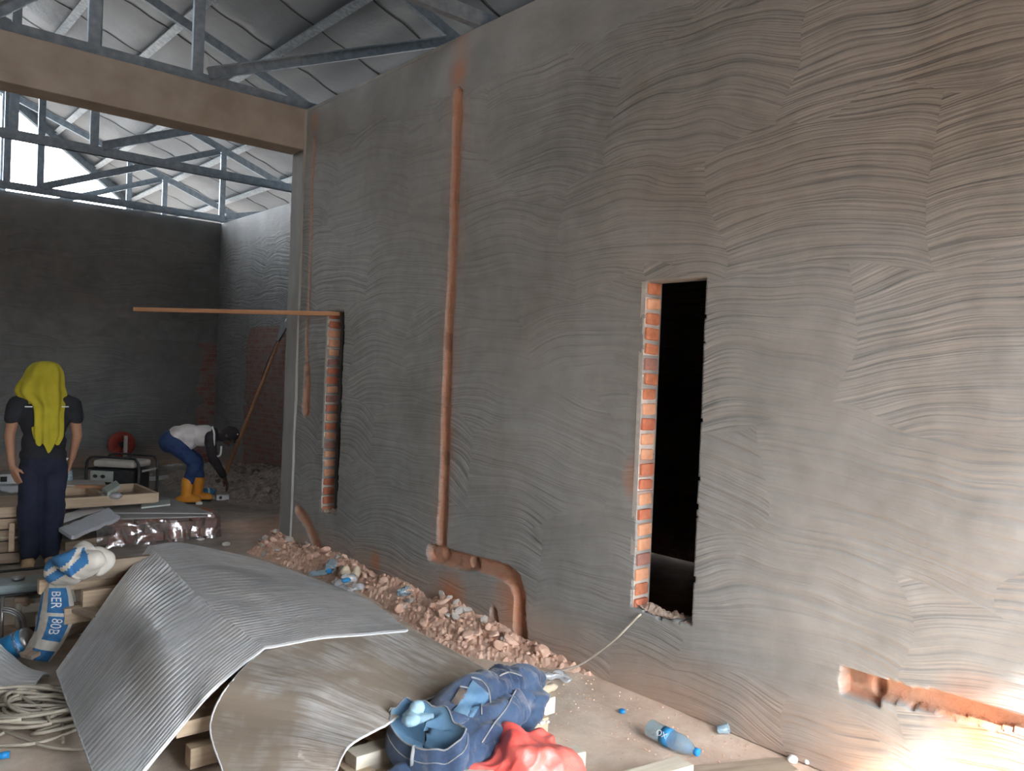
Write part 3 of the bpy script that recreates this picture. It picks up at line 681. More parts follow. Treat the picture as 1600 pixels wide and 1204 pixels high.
_bm = bmesh.new(); _bm.from_mesh(o.data); clothtree = BVHTree.FromBMesh(_bm); _bm.free(); rel(o, jn)
def lay(p, off=.005):
    """drop a point onto the cloth"""
    h = clothtree.ray_cast(CAM, (Vector(p)-CAM).normalized())
    return h[0]+h[1]*off if h[0] is not None and (h[0]-Vector(p)).length < .25 else None
# waistband: a ragged oval tube opening toward the camera-left
wc = at3(664, 1132, .285)
def ring(s, zoff, k, wob=1):
    R_ = []
    ex = (at3(718, 1160, .255)-at3(609, 1112, .285))/2; ey = (at3(690, 1102, .32)-at3(640, 1158, .25))/2
    for j in range(64):
        a = 2*PI*j/64
        fl = .9+.35*math.sin(a)*0; n1 = noise.noise(Vector((math.cos(a)*2.2, math.sin(a)*2.2, 3)))
        p = wc + ex*math.cos(a)*(s+.10*n1) + ey*(math.sin(a)*.78+.10*math.cos(2*a))*(s+.22*n1) + Vector((0, 0, zoff*(1 if math.sin(a) < .2 else .35)+.03*n1+.022*math.sin(a)))
        R_.append(p)
    return R_
b = MB(); b.mat('denim'); b.grid([ring(1.10, -.10, 0), ring(1.08, -.055, 0), ring(1.02, -.03, 0), ring(.99, .004, 0)], True)
b.mat('denim_fade'); b.grid([ring(.985, .004, 0), ring(.95, -.02, 0), ring(.90, -.05, 0), ring(.60, -.075, 0), ring(.2, -.07, 0), ring(.01, -.07, 0)], True)
o = b.build('waistband', None, smooth=True); rel(o, jn)
b = MB(); rr = ring(.99, .006, 0); b.tube(rr+[rr[0]], .0035, 6); rr = ring(1.05, -.040, 0); b.tube(rr+[rr[0]], .0022, 6); o = b.build('waist_seam', 'seam', smooth=True); rel(o, jn)
for a in (3.3, 4.9, 0.6, 1.7):
    j = int(a/2/PI*64) % 64; b = MB(); p = ring(1.0, .012, 0)[j]; q = ring(1.10, -.055, 0)[j]; mm = (p+q)/2 + (q-wc).normalized()*.012
    b.tube([p, mm, q], .0085, 8, flat=.35); o = b.build('belt_loop', 'seam', smooth=True); rel(o, jn)
b = MB(); P = [at3(625, 1110, .285), at3(648, 1092, .335), at3(668, 1097, .325), at3(678, 1112, .30), at3(655, 1128, .275)]
c_ = sum(P, Vector())/5
b.ell(at3(645, 1120, .292), (.062, .038, .020), Matrix.Rotation(.7, 3, 'Z')); b.ell(at3(652, 1106, .315), (.030, .024, .026)); b.ell(at3(668, 1122, .29), (.04, .03, .015)); o = b.build('pocket_lining', 'denim_in'); remesh(o, .006, 4); displace(o, lambda p: fold(p, 20, .006)); rel(o, jn)
def patch(name, mat, quad, n=12, lift=.006):
    Q = []
    for i in range(n+1):
        row = []
        for j in range(n+1):
            p = (1-i/n)*((1-j/n)*quad[0]+j/n*quad[1])+i/n*((1-j/n)*quad[3]+j/n*quad[2]); h = lay(p, .006); row.append(h if h is not None else p+Vector((0, 0, -.03)))
        Q.append(row)
    b = MB(); b.grid(Q); b.grid([[p-Vector((0, 0, .012)) for p in r] for r in Q]); return b.build(name, mat, smooth=True)
for nm, mt, pts in (('back_pocket', 'denim_fade', [(708, 1112, .30), (738, 1064, .32), (762, 1084, .31), (738, 1122, .30)]),
                    ('leather_patch', 'tee_brown', [(704, 1098, .32), (718, 1076, .33), (730, 1080, .33), (716, 1104, .31)])):
    o = patch(nm, mt, [at3(*p) for p in pts]); rel(o, jn)
for pts in ([(736, 1058, .3), (750, 1062, .3), (762, 1076, .3), (766, 1098, .3)], [(738, 1064, .3), (762, 1084, .3)], [(718, 1072, .3), (738, 1078, .3), (750, 1094, .3), (752, 1116, .3)], [(752, 1160, .25), (770, 1132, .26), (790, 1106, .28), (806, 1078, .29)], [(780, 1056, .3), (796, 1050, .3), (815, 1056, .28)]):
    pp = [lay(bez([at3(*p) for p in pts], i/24), .002) for i in range(25)]; pp = [p for p in pp if p is not None]
    if len(pp) < 4: continue
    b = MB(); b.tube(pp, .0038, 6); o = b.build('seam_ridge', 'seam', smooth=True); rel(o, jn)
# ------------------------------------------------------------ red plastic bag
def red():
    m, nt, b = new_mat('red_plastic_film'); g = N(nt); co = g.coord()
    g.lk(g.ramp(g.noise(co, 6, 4), [(.35, (.82, .10, .08)), (.65, (.88, .22, .18))]), b.inputs['Base Color'])
    b.inputs['Roughness'].default_value = .38; b.inputs['Specular IOR Level'].default_value = .6; b.inputs['Subsurface Weight'].default_value = .25; b.inputs['Subsurface Radius'].default_value = (.06, .01, .01)
    g.lk(g.bump(g.noise(co, 22, 5, .6), .5, .012), b.inputs['Normal']); return m
MAT['red'] = red()
b = MB()
for x, y, z, rx, ry, rz_ in ((812, 1212, .06, .20, .17, .15), (795, 1168, .12, .10, .11, .09), (860, 1210, .05, .15, .13, .13), (768, 1230, .04, .20, .13, .13), (745, 1240, .03, .17, .12, .10), (905, 1250, .0, .14, .10, .10), (845, 1170, .09, .09, .08, .09)):
    b.ell(at3(x, y, z), (rx, ry, rz_), Matrix.Rotation(-.71, 3, 'Z'))
o = b.build('plastic_bag', 'red'); remesh(o, .007, 12)
def bagfold(p):
    q = p + Vector((noise.noise(p*4), noise.noise(p*4+Vector((9, 0, 0))), noise.noise(p*4+Vector((0, 7, 0)))))*.08
    a = math.sqrt(noise.noise(q*4.2)**2+.004); c = math.sqrt(noise.noise(q*13+Vector((3, 1, 2)))**2+.002); return .040*(.5-a*2.2)+.009*(.5-c*2.4)+.012*noise.noise(q*2.5)
displace(o, bagfold)
def crisp(p):
    q = p + Vector((noise.noise(p*5), noise.noise(p*5+Vector((9, 0, 0))), 0))*.10
    c = noise.voronoi(q*8.5)[0]; return -.045*max(0, .32-abs(c[1]-c[0])*1.0)+.012*noise.noise(q*5)
tag(o, 'crumpled red plastic bag in front of the jeans', 'plastic bag')
b = MB(); b.ell(at3(847, 1129, .16), (.014, .011, .008)); b.ell(at3(856, 1127, .155), (.008, .008, .006))
tag(b.build('paper_scrap', 'white', smooth=True), 'tiny white scrap on the jeans at the top of the red bag', 'scrap')
# ------------------------------------------------------------ bottles
def bottle(name, label, p, q, r, mat='pet', band='label_blue', cap_='blue', grp=None, squash=1.0):
    """a drinks bottle lying from base p to neck q"""
    p = Vector(p); q = Vector(q); d = q-p; L = d.length
    t = bpy.data.objects.new(name, None); C.objects.link(t); tag(t, label, 'bottle', grp)
    t.matrix_world = Matrix.Translation(p) @ d.to_track_quat('Z', 'Y').to_matrix().to_4x4() @ Matrix.Scale(squash, 4, (0, 1, 0)); t.empty_display_size = .05
    prof = [(r*.75, 0), (r*.95, L*.02), (r, L*.05)]
    for i in range(14):
        z = .06+.5*i/14; prof += [(r*(.93 if i % 2 else 1.0), L*z)]
    prof += [(r, L*.58), (r*.99, L*.66), (r*.88, L*.75), (r*.62, L*.84), (r*.36, L*.90), (r*.33, L*.93), (r*.33, L*.96)]
    MB().lathe(prof, 26).build('body', mat, t, smooth=True)
    MB().lathe([(r*.40, L*.93), (r*.43, L*.935), (r*.43, L*.995), (r*.38, L)], 20).build('cap', cap_, t, smooth=True) if cap_ else None
    if band: MB().lathe([(r*1.012, L*.30), (r*1.012, L*.46)], 26).build('label_band', band, t, smooth=True)
    return t
bt = bottle('water_bottle', 'clear water bottle with blue cap lying on the floor, right of the red bag', onz(1014, 1136, .042), onz(1092, 1176, .022), .040)
b = MB(); 
tc = bpy.data.curves.new('lettering', 'FONT'); tc.body = 'XO'; tc.size = .035; tc.extrude = .0004
to = bpy.data.objects.new('lettering', tc); C.objects.link(to); dg = bpy.context.evaluated_depsgraph_get()
me = bpy.data.meshes.new_from_object(to.evaluated_get(dg)); bpy.data.objects.remove(to); me.materials.clear(); me.materials.append(MAT['white'])
inv = (bt.matrix_world.to_3x3().inverted() @ (CAM-bt.matrix_world.translation)).normalized(); an = math.atan2(inv.y, inv.x)
Lb = (Vector(onz(1092, 1176, .022))-Vector(onz(1014, 1136, .042))).length
for v in me.vertices:
    u, vv, ww = v.co; phi = an+(vv-.012)/.041; rr_ = .0412+ww; v.co = Vector((rr_*math.cos(phi), rr_*math.sin(phi), Lb*.45-u))
lo = bpy.data.objects.new('lettering', me); C.objects.link(lo); lo.parent = bt
MB().lathe([(.015, 0), (.016, .001), (.016, .013), (.014, .015)], 18, Matrix.Translation(Vector(onz(972, 1113, 0))+Vector((0, 0, .001)))).build('bottle_cap', 'blue', smooth=True)
tag(bpy.data.objects['bottle_cap'], 'loose blue bottle cap on the sandy floor above the water bottle', 'bottle cap')
def cup(label, x, y, r, h, mat='pet', tilt=(1.2, 0, .5), z=0):
    p = Vector(onz(x, y, z)); Mx = Matrix.Translation(p+Vector((0, 0, r*.9))) @ Matrix.Rotation(tilt[2], 4, 'Z') @ Matrix.Rotation(tilt[0], 4, 'X')
    o = MB().lathe([(r*.7, -h/2), (r*.74, -h/2+.004), (r, h/2), (r*.97, h/2), (r*.70, -h/2+.006)], 22, Mx).build('plastic_cup', mat, smooth=True); return tag(o, label, 'cup')
cup('small crushed clear plastic cup at the wall foot right of the bottle', 1130, 1146, .024, .05)
cup('clear plastic cup resting on the red rubble against the wall', 630, 931, .035, .08, z=.05)
def crumple(name, label, cat, c, r, mat, amp=.5, sc=14, vox=.004):
    b = MB(); b.ell(c, r, None, 18, 12); o = b.build(name, mat); remesh(o, vox, 1); displace(o, lambda p: amp*min(r)*(1-2.2*abs(noise.noise(p*sc)))); return tag(o, label, cat)
crumple('paper_scrap', 'white torn scrap at the wall foot near the bottom edge', 'scrap', onz(1238, 1186, .012), (.030, .018, .012), 'paper')
crumple('paper_scrap', 'smaller white torn scrap beside the first one near the bottom edge', 'scrap', onz(1262, 1189, .010), (.018, .012, .010), 'paper')
crumple('paper_cup', 'crumpled cream paper tucked against the wall above the plastic bag', 'paper', onz(541, 895, .07), (.035, .03, .05), 'kraft', .5, 16)
crumple('paper_cup', 'second crumpled cream paper against the wall, nearer the diagonal chase', 'paper', onz(555, 897, .07), (.03, .03, .055), 'kraft', .5, 16)
bottle('water_bottle', 'flattened clear bottle on the rubble, half hidden behind the foil edge', onz(485, 896, .06), onz(520, 893, .05), .035, band=None, squash=.6)
bottle('water_bottle', 'round clear bottle with blue cap seen end on against the wall', onz(519, 880, .10), onz(514, 892, .08), .042, band=None)
b = MB()
for x, y, z, r in ((528, 912, .07, .06), (545, 905, .08, .07), (560, 916, .06, .055), (540, 922, .05, .06)): b.ell(at3(x, y, z), (r, r, r*.7))
o = b.build('plastic_bag', 'clear'); remesh(o, .008, 4); displace(o, crisp); tag(o, 'clear plastic bag of rubbish lying on the rubble by the wall', 'plastic bag')
b = MB(); b.ell(at3(541, 906, .14), (.035, .02, .018)); tag(b.build('drink_label', 'label_blue', smooth=True), 'blue wrapper showing on top of the clear bag by the wall', 'wrapper')
b = MB()
for x, y, z, r in ((856, 1056, .03, .045), (872, 1052, .04, .045), (885, 1060, .025, .035)): b.ell(at3(x, y, z), (r, r, r*.6))
o = b.build('plastic_bag', 'clear'); remesh(o, .006, 4); displace(o, crisp); tag(o, 'small clear plastic bag on the floor just behind the jeans', 'plastic bag')
crumple('wood_chip', 'splintered brown wood chip behind the jeans', 'wood chip', onz(858, 1074, .02), (.05, .018, .015), 'kraft', .6, 20)
# ------------------------------------------------------------ cable from the window, hose coil
pts = [onx(1012, 957, D+.08), onx(1000, 960, D-.01), onx(985, 975, D-.03)]+[onz(x, y, z) for x, y, z in ((965, 995, .28), (940, 1015, .18), (915, 1033, .09), (890, 1044, .035), (868, 1048, .012), (850, 1052, .01))]
tag(MB().tube([bez(pts, i/60) for i in range(61)], .0055, 8).build('cable', 'rope', smooth=True), 'thin grey cable hanging from the window sill down to the floor', 'cable')
b = MB(); cx = onz(62, 1122, 0); k = 0
hose = []
r2 = random.Random(5)
for k in range(17):
    rx = r2.uniform(.17, .30); ry = r2.uniform(.10, .19); ox, oy = r2.uniform(-.09, .07), r2.uniform(-.07, .07); ph = r2.uniform(0, 6); tl = r2.uniform(-.25, .25)
    zz = .012+.0045*k
    for i in range(26):
        a = ph+2*PI*i/26
        lx = ox+rx*math.cos(a); ly = oy+ry*math.sin(a)+tl*lx*.3
        hose.append(Vector((cx.x, cx.y, 0))+Vector((.757, -.653, 0))*lx+Vector((.653, .757, 0))*ly+Vector((0, 0, zz+.012*math.sin(a*2+k))))
sp = []
for i in range(len(hose)-3): sp.append((hose[i]+hose[i+1]*2+hose[i+2])/4)
hc = thing('hose_coil', 'tangled heap of dusty grey hose at the bottom left of the floor', 'hose', (cx.x, cx.y, 0))
o = MB().tube(sp, .0078, 7).build('hose', 'rope', smooth=True); rel(o, hc)
for (pa, pb_, pc) in (((-20, 1165), (60, 1160), (130, 1135)), ((-20, 1130), (70, 1165), (140, 1170)), ((96, 1095), (98, 1120), (98, 1160))):
    o = MB().tube([bez([onz(*pa, .015), onz(*pb_, .03), onz(*pc, .02)], i/24) for i in range(25)], .007, 7).build('hose_end', 'rope', smooth=True); rel(o, hc)
o = MB().tube([onz(-4, 1181, .02), onz(15, 1178, .02)], .014, 10).build('blue_coupling', 'blue', smooth=True); rel(o, hc)
# ------------------------------------------------------------ rubble along the wall
def rock_mesh(seed, r):
    bm = bmesh.new(); bmesh.ops.create_icosphere(bm, subdivisions=1 if r < .03 else 2, radius=1)
    rr = random.Random(seed); s = Vector((rr.uniform(.7, 1.2), rr.uniform(.6, 1), rr.uniform(.45, .8)))
    cuts = [(Vector((rr.uniform(-1, 1), rr.uniform(-1, 1), rr.uniform(-1, 1))).normalized(), rr.uniform(.45, .8)) for _ in range(7)]
    for v in bm.verts:
        for n_, d_ in cuts:
            k = v.co.dot(n_)
            if k > d_: v.co -= n_*(k-d_)
        v.co = Vector((v.co.x*s.x, v.co.y*s.y, v.co.z*s.z))*(1+.08*noise.noise(v.co*3+Vector((seed, 0, 0))))*r
    me = bpy.data.meshes.new('rubble_chunk'); bm.to_mesh(me); bm.free(); return me
def hill(x, y):
    """height of the brick rubble bank along the near wall"""
    if not 2.9 < y < 7.1: return 0
    wdt = (.30+.10*math.sin(y*2.1)) * min(1, (y-2.9)/.7) * min(1, (7.1-y)/.4)
    d = D-x
    if d > wdt: return 0
    return .13*(1-d/wdt)**.8*min(1, (y-2.9)/1.2)*(.75+.4*noise.noise(Vector((x*3, y*3, 0))))
b = MB(); P = []
for i in range(211):
    y = 2.9+4.2*i/210; row = []
    for j in range(29):
        x = D-.44+.44*j/28; h = hill(x, y); n1 = abs(noise.noise(Vector((x*26, y*26, 0)))); row.append((x+.003, y, -.012+h+(.04*n1 if h > .004 else 0)))
    P.append(row)
b.grid(P); o = b.build('rubble_bank', 'rock'); tag(o, 'bank of broken red brick and plaster dust along the wall foot', 'rubble', kind='stuff')
pm = [rock_mesh(i, .02) for i in range(8)]+[rock_mesh(i+20, .042) for i in range(8)]
for q, me in enumerate(pm): me.materials.append(MAT['rock'])
gm = [rock_mesh(i+50, .04) for i in range(3)]
for me in gm: me.materials.append(MAT['rock_grey'])
r3 = random.Random(11); placed = 0; cnt = 0
while placed < 230:
    y = r3.uniform(3.0, 7.05); x = D-.02-r3.random()**1.3*.46; h = hill(x, y)
    if h < .012 and r3.random() > .10: continue
    me = r3.choice(gm) if r3.random() < .08 else r3.choice(pm[:8]) if r3.random() < .68 else r3.choice(pm[8:])
    o = bpy.data.objects.new('rubble_chunk', me); C.objects.link(o); s = r3.uniform(.6, 1.15); big = me not in pm[:8]
    o.location = (min(x, D-.045), y, h+.012*(1.6 if big else 1)); o.rotation_euler = (r3.uniform(-.5, .5), r3.uniform(-.5, .5), r3.uniform(0, 6)); o.scale = (s, s, s)
    tag(o, 'loose chunk of broken brick on the rubble bank along the wall foot', 'rubble', 'brick chunks along the wall'); placed += 1
# fine gravel scattered on the floor
b = MB()
for i in range(700):
    y = r3.uniform(1.6, 6.6); x = D-.03-abs(r3.gauss(0, .32)); s = r3.uniform(.002, .007)
    if x < .4: continue
    b.ell((x, y, s*.4+.012*fbm((x, y, 0), .9)-.004), (s, s*.8, s*.6), None, 5, 3)
tag(b.build('gravel', 'rock'), 'fine reddish grit scattered on the floor near the wall', 'gravel', kind='stuff')
# ------------------------------------------------------------ people
MAT['skin'] = M('warm_brown_skin', (.33, .17, .105), (.39, .21, .13), 8, .55)
MAT['skin_dark'] = M('dark_brown_skin', (.10, .055, .04), (.13, .07, .05), 8, .5)
MAT['tee'] = M('black_cotton', (.012, .014, .018), (.022, .024, .030), 10, .9, bump=.3, bsc=60)
MAT['navy'] = M('navy_trouser_cloth', (.010, .014, .030), (.018, .022, .044), 9, .9, bump=.3, bsc=60)
MAT['yellow'] = M('mustard_yellow_cloth', (.36, .31, .018), (.46, .40, .03), 6, .9, bump=.35, bsc=90)
MAT['shoe'] = M('tan_shoe', (.40, .27, .15), (.48, .34, .20), 12, .8)
MAT['vest'] = M('dusty_white_vest', (.58, .50, .45), (.72, .70, .70), 3, .9, bump=.3, bsc=30)
MAT['sleeve'] = M('dark_grey_sleeve', (.025, .022, .025), (.045, .04, .042), 8, .9, bump=.3, bsc=40)
MAT['jean2'] = M('dark_blue_jeans', (.018, .035, .10), (.035, .065, .16), 8, .9, bump=.3, bsc=60)
MAT['boot'] = M('orange_rubber_boot', (.72, .26, .02), (.80, .33, .04), 8, .42)
def frame(px, py, name, label, cat, z=0, turn=0):
    p = onz(px, py, z); a = math.atan2(p.x, p.y)
    return thing(name, label, cat, tuple(p), -a+turn)
def hand(b, w, f, up, sd, spread=.2, curl=.35):
    """wrist, direction of the fingers, back-of-hand normal, thumb side"""
    w = Vector(w); f = Vector(f).normalized(); up = Vector(up); up = (up-f*up.dot(f)).normalized(); s = f.cross(up).normalized()*sd
    pc = w+f*.045
    b.cap(w, w+f*.02, .021, .024, flat=.75)
    for k in (-1.5, -.5, .5, 1.5): b.cap(w+f*.015+s*k*.010, w+f*.085+s*k*.019, .014, .011)
    for k, L in zip((1.5, .5, -.5, -1.5), (.068, .078, .073, .056)):
        a = w+f*.085+s*k*.019; d = (f+s*k*.05*spread*2).normalized(); c1 = a+(d-up*curl*.3).normalized()*L*.45; c2 = c1+(d-up*curl).normalized()*L*.3; c3 = c2+(d-up*curl*1.7).normalized()*L*.25
        b.cap(a, c1, .0095, .0088, 8); b.cap(c1, c2, .0088, .008, 8); b.cap(c2, c3, .008, .007, 8)
    t0 = w+f*.022+s*.020; t1 = t0+(f*.7+s*.75-up*.25).normalized()*.042; t2 = t1+(f*.95+s*.25-up*.3).normalized()*.030
    b.cap(t0, t1, .013, .0105, 8); b.cap(t1, t2, .0105, .008, 8)
def head(b, c, fwd, up, r=.092):
    c = Vector(c); f = Vector(fwd).normalized(); u = Vector(up); u = (u-f*u.dot(f)).normalized(); s = f.cross(u)
    R = Matrix((s, f, u)).transposed()
    b.ell(c+u*.015, (r*.80, r*1.0, r*.98), R); b.ell(c+f*.022-u*.045, (r*.60, r*.68, r*.75), R)      # skull, jaw
    b.cap(c+f*(r*.98)+u*.005, c+f*(r*1.13)-u*.024, .009, .013, 8)                                   # nose
    for k in (-1, 1):
        b.ell(c+s*k*r*.80-u*.012-f*.008, (.010, .022, .032), R); b.ell(c+f*(r*.84)+s*k*.033+u*.012, (.016, .010, .009), R)
        b.ell(c+f*(r*.80)+s*k*.034-u*.022, (.022, .016, .018), R)
    b.ell(c+f*(r*.86)-u*.053, (.026, .012, .008), R); b.ell(c+f*(r*.80)-u*.085, (.024, .018, .016), R)
# ---- standing person seen from behind
w1 = frame(62, 883, 'person', 'person standing with back turned, yellow cloth over the head, black tee and dark trousers', 'person')
b = MB(); head(b, (0, .01, 1.44), (0, 1, 0), (0, 0, 1), .09)
b.cap((0, -.01, 1.26), (0, 0, 1.38), .055, .05)
b.ell((0, 0, 1.13), (.155, .095, .19)); b.ell((0, 0, .93), (.135, .085, .14)); b.ell((0, -.01, .82), (.155, .10, .11))
for k in (-1, 1):
    b.cap((k*.10, 0, 1.27), (k*.175, 0, 1.24), .055, .052); b.cap((k*.185, 0, 1.23), (k*.225, .005, 1.00), .046, .037)
    b.cap((k*.078, 0, .78), (k*.085, .01, .44), .078, .050); b.cap((k*.085, .01, .44), (k*.078, -.02, .08), .050, .034); b.cap((k*.078, -.03, .04), (k*.085, .12, .025), .035, .025)
b.cap((-.225, .005, 1.0), (-.205, -.03, .79), .037, .026); hand(b, (-.203, -.034, .775), (.35, -.05, -1), (-.8, -.6, 0), -1, curl=.25)
b.cap((.225, .005, 1.0), (.195, .06, .82), .037, .026); hand(b, (.19, .068, .805), (-.25, .35, -1), (.9, .2, 0), -1, curl=.7)
o = b.build('body', 'skin', w1); remesh(o, .007, 3)
b = MB()
b.ell((0, 0, 1.13), (.172, .112, .20)); b.ell((0, -.005, .94), (.155, .105, .16)); b.ell((0, -.01, .85), (.165, .112, .10)); b.ell((0, -.005, 1.26), (.13, .075, .06))
for k in (-1, 1): b.cap((k*.10, 0, 1.268), (k*.18, 0, 1.235), .062, .064); b.cap((k*.185, 0, 1.235), (k*.212, 0, 1.135), .064, .058)
o = b.build('t_shirt', 'tee', w1); remesh(o, .010, 3); displace(o, lambda p: .006*noise.noise(p*9)+.004*noise.noise(Vector((p.x*8, p.y*8, p.z*22))))
b = MB(); b.ell((0, -.01, .80), (.158, .115, .12))
for k in (-1, 1): b.cap((k*.078, 0, .76), (k*.078, .005, .45), .088, .082); b.cap((k*.080, .005, .45), (k*.070, -.01, .095), .084, .066)
o = b.build('trousers', 'navy', w1); remesh(o, .010, 3); displace(o, lambda p: .008*noise.noise(Vector((p.x*9, p.y*9, p.z*6)))+.004*noise.noise(p*22))
for k in (-1, 1):
    b = MB(); b.cap((k*.075, -.045, .042), (k*.088, .13, .034), .046, .036, flat=.95); b.box((k*.08, .04, .012), (.085, .26, .022), None, .01); o = b.build('shoe', 'shoe', w1); remesh(o, .008, 3)
def cloth_head():
    rows = [(1.568, 0, .015, .015, .01), (1.562, 0, .05, .05, .01), (1.545, -.005, .085, .085, .01), (1.50, -.01, .118, .12, .01), (1.44, -.015, .137, .14, .01), (1.38, -.03, .155, .15, .01),
            (1.33, -.03, .165, .15, .005), (1.28, -.012, .150, .135, -.005), (1.23, .012, .118, .105, -.03), (1.15, .018, .105, .075, -.06), (1.05, .022, .104, .062, -.075), (.98, .024, .100, .058, -.08), (.93, .018, .085, .055, -.08)]
    rc = [bez([Vector(r[:3]) for r in rows], i/60) for i in range(61)]; rd = [bez([Vector((r[3], r[4], 0)) for r in rows], i/60) for i in range(61)]
    P = []
    for i in range(61):
        row = []; z, cx_, a = rc[i]; bb_, y0 = rd[i][0], rd[i][1]; u = i/60
        for j in range(73):
            t = (j/72*2-1)*(1.75-.5*u)
            rip = 1+(.02+.10*u)*math.sin(t*9+3*u)*min(1, u*1.8)+.05*noise.noise(Vector((t*3, u*4, 2)))
            zz = z-(.03*math.sin(t*3+1)+.025*math.sin(t*7))*max(0, u-.55)*2.2
            row.append((cx_+a*rip*math.sin(t)*(1.0), y0-bb_*rip*math.cos(t), zz))
        P.append(row)
    return P
P = cloth_head(); b = MB(); b.grid(P); b.grid([[(p[0]*.97, p[1]*.965+.001, p[2]-.002) for p in r] for r in P]); b.build('head_cloth', 'yellow', w1, smooth=True)
b = MB(); b.box((-.105, -.118, 1.222), (.05, .006, .008), None, .002); b.build('white_strip', 'white', w1)
b = MB(); b.box((.135, -.105, 1.225), (.05, .006, .008), Matrix.Rotation(.3, 3, 'Z'), .002); b.build('white_strip', 'white', w1)
# ---- bending worker
w2 = frame(295, 784, 'person', 'person bending down over the rubble in orange boots, pale vest and blue jeans', 'person')
b = MB(); head(b, (.41, -.02, .775), (.75, -.15, -.62), (.62, 0, .75), .09)
b.cap((.25, -.01, .77), (.35, -.02, .78), .055, .05)
b.ell((.14, 0, .745), (.15, .155, .11)); b.ell((-.03, 0, .755), (.16, .125, .105)); b.ell((-.20, 0, .70), (.12, .145, .115), Matrix.Rotation(.5, 3, 'Y'))
for k, kx, fx, fy in ((-1, .05, -.02, -.09), (1, .07, .10, .10)):
    b.cap((-.20, k*.085, .68), (kx, k*.10, .47), .085, .058); b.cap((kx, k*.10, .47), (fx, fy, .12), .055, .040); b.cap((fx-.02, fy, .05), (fx+.09, fy-.02, .035), .035, .028)
    b.cap((.19, k*.13, .745), (.245, k*.165, .50), .052, .040); b.cap((.245, k*.165, .50), (.375, k*.07, .285), .038, .027); hand(b, (.38, k*.066, .275), (.35, 0, -1), (.9, k*.3, .2), -k, curl=.6)
o = b.build('body', 'skin_dark', w2); remesh(o, .007, 3)
b = MB(); b.ell((.13, 0, .762), (.165, .17, .128)); b.ell((-.03, 0, .775), (.175, .155, .12)); b.ell((-.15, 0, .755), (.11, .150, .115)); b.ell((-.05, 0, .68), (.13, .12, .09))
o = b.build('vest', 'vest', w2); remesh(o, .010, 3); displace(o, lambda p: .008*noise.noise(p*11))
b = MB()
for k in (-1, 1): b.cap((.19, k*.12, .765), (.245, k*.17, .50), .066, .053); b.cap((.245, k*.17, .50), (.355, k*.085, .32), .052, .040)
b.ell((.22, 0, .765), (.09, .16, .10))
o = b.build('sleeves', 'sleeve', w2); remesh(o, .010, 3); displace(o, lambda p: .006*noise.noise(p*14))
b = MB(); b.ell((-.215, 0, .695), (.125, .165, .135), Matrix.Rotation(.5, 3, 'Y'))
for k, kx, fx, fy in ((-1, .05, -.02, -.09), (1, .07, .10, .10)):
    b.cap((-.20, k*.085, .68), (kx, k*.10, .47), .102, .074); b.cap((kx, k*.10, .47), (fx+.005, fy, .24), .074, .060)
o = b.build('jeans', 'jean2', w2); remesh(o, .010, 3); displace(o, lambda p: .007*noise.noise(p*12))
for fx, fy in ((-.02, -.09), (.10, .10)):
    b = MB(); b.cap((fx, fy, .25), (fx-.01, fy, .10), .068, .056); b.cap((fx-.03, fy, .055), (fx+.11, fy-.03, .045), .055, .046); b.cap((fx-.05, fy+.01, .05), (fx-.09, fy+.01, .04), .05, .04); o = b.build('boot', 'boot', w2); remesh(o, .008, 3)
    b = MB(); b.box((fx+.02, fy-.01, .010), (.26, .10, .018), Matrix.Rotation(-.2, 3, 'Z'), .008); b.build('boot_sole', 'black', o)
b = MB(); b.ell((.425, -.02, .785), (.098, .088, .098)); b.ell((.39, -.01, .765), (.085, .085, .08)); b.cap((.30, -.01, .765), (.37, -.015, .765), .062, .07)
o = b.build('hood', 'sleeve', w2); remesh(o, .008, 3); displace(o, lambda p: .004*noise.noise(p*18))
b = MB(); b.tube([bez([(.22, -.13, .88), (.245, -.16, .80), (.245, -.175, .68), (.255, -.18, .58), (.285, -.18, .545), (.318, -.17, .565), (.325, -.16, .66)], i/40) for i in range(41)], .011, 10); b.build('white_hose', 'white', w2, smooth=True)
b = MB(); b.ell((.50, -.07, .79), (.010, .010, .010)); b.build('glint_dot', 'white', w2, smooth=True)  # white dot added as a painted glint on the hood
# ------------------------------------------------------------ far room
MAT['orange_wood'] = M('reddish_timber', (.40, .20, .10), (.52, .28, .15), 3, .8, stretch=(1, 12, 12), bump=.2, bsc=8)
o = beam('long reddish timber batten sticking out level from the small window', onz(211, 480, 2.075), onx(533, 487, D+.06), .045, .035, 'orange_wood')
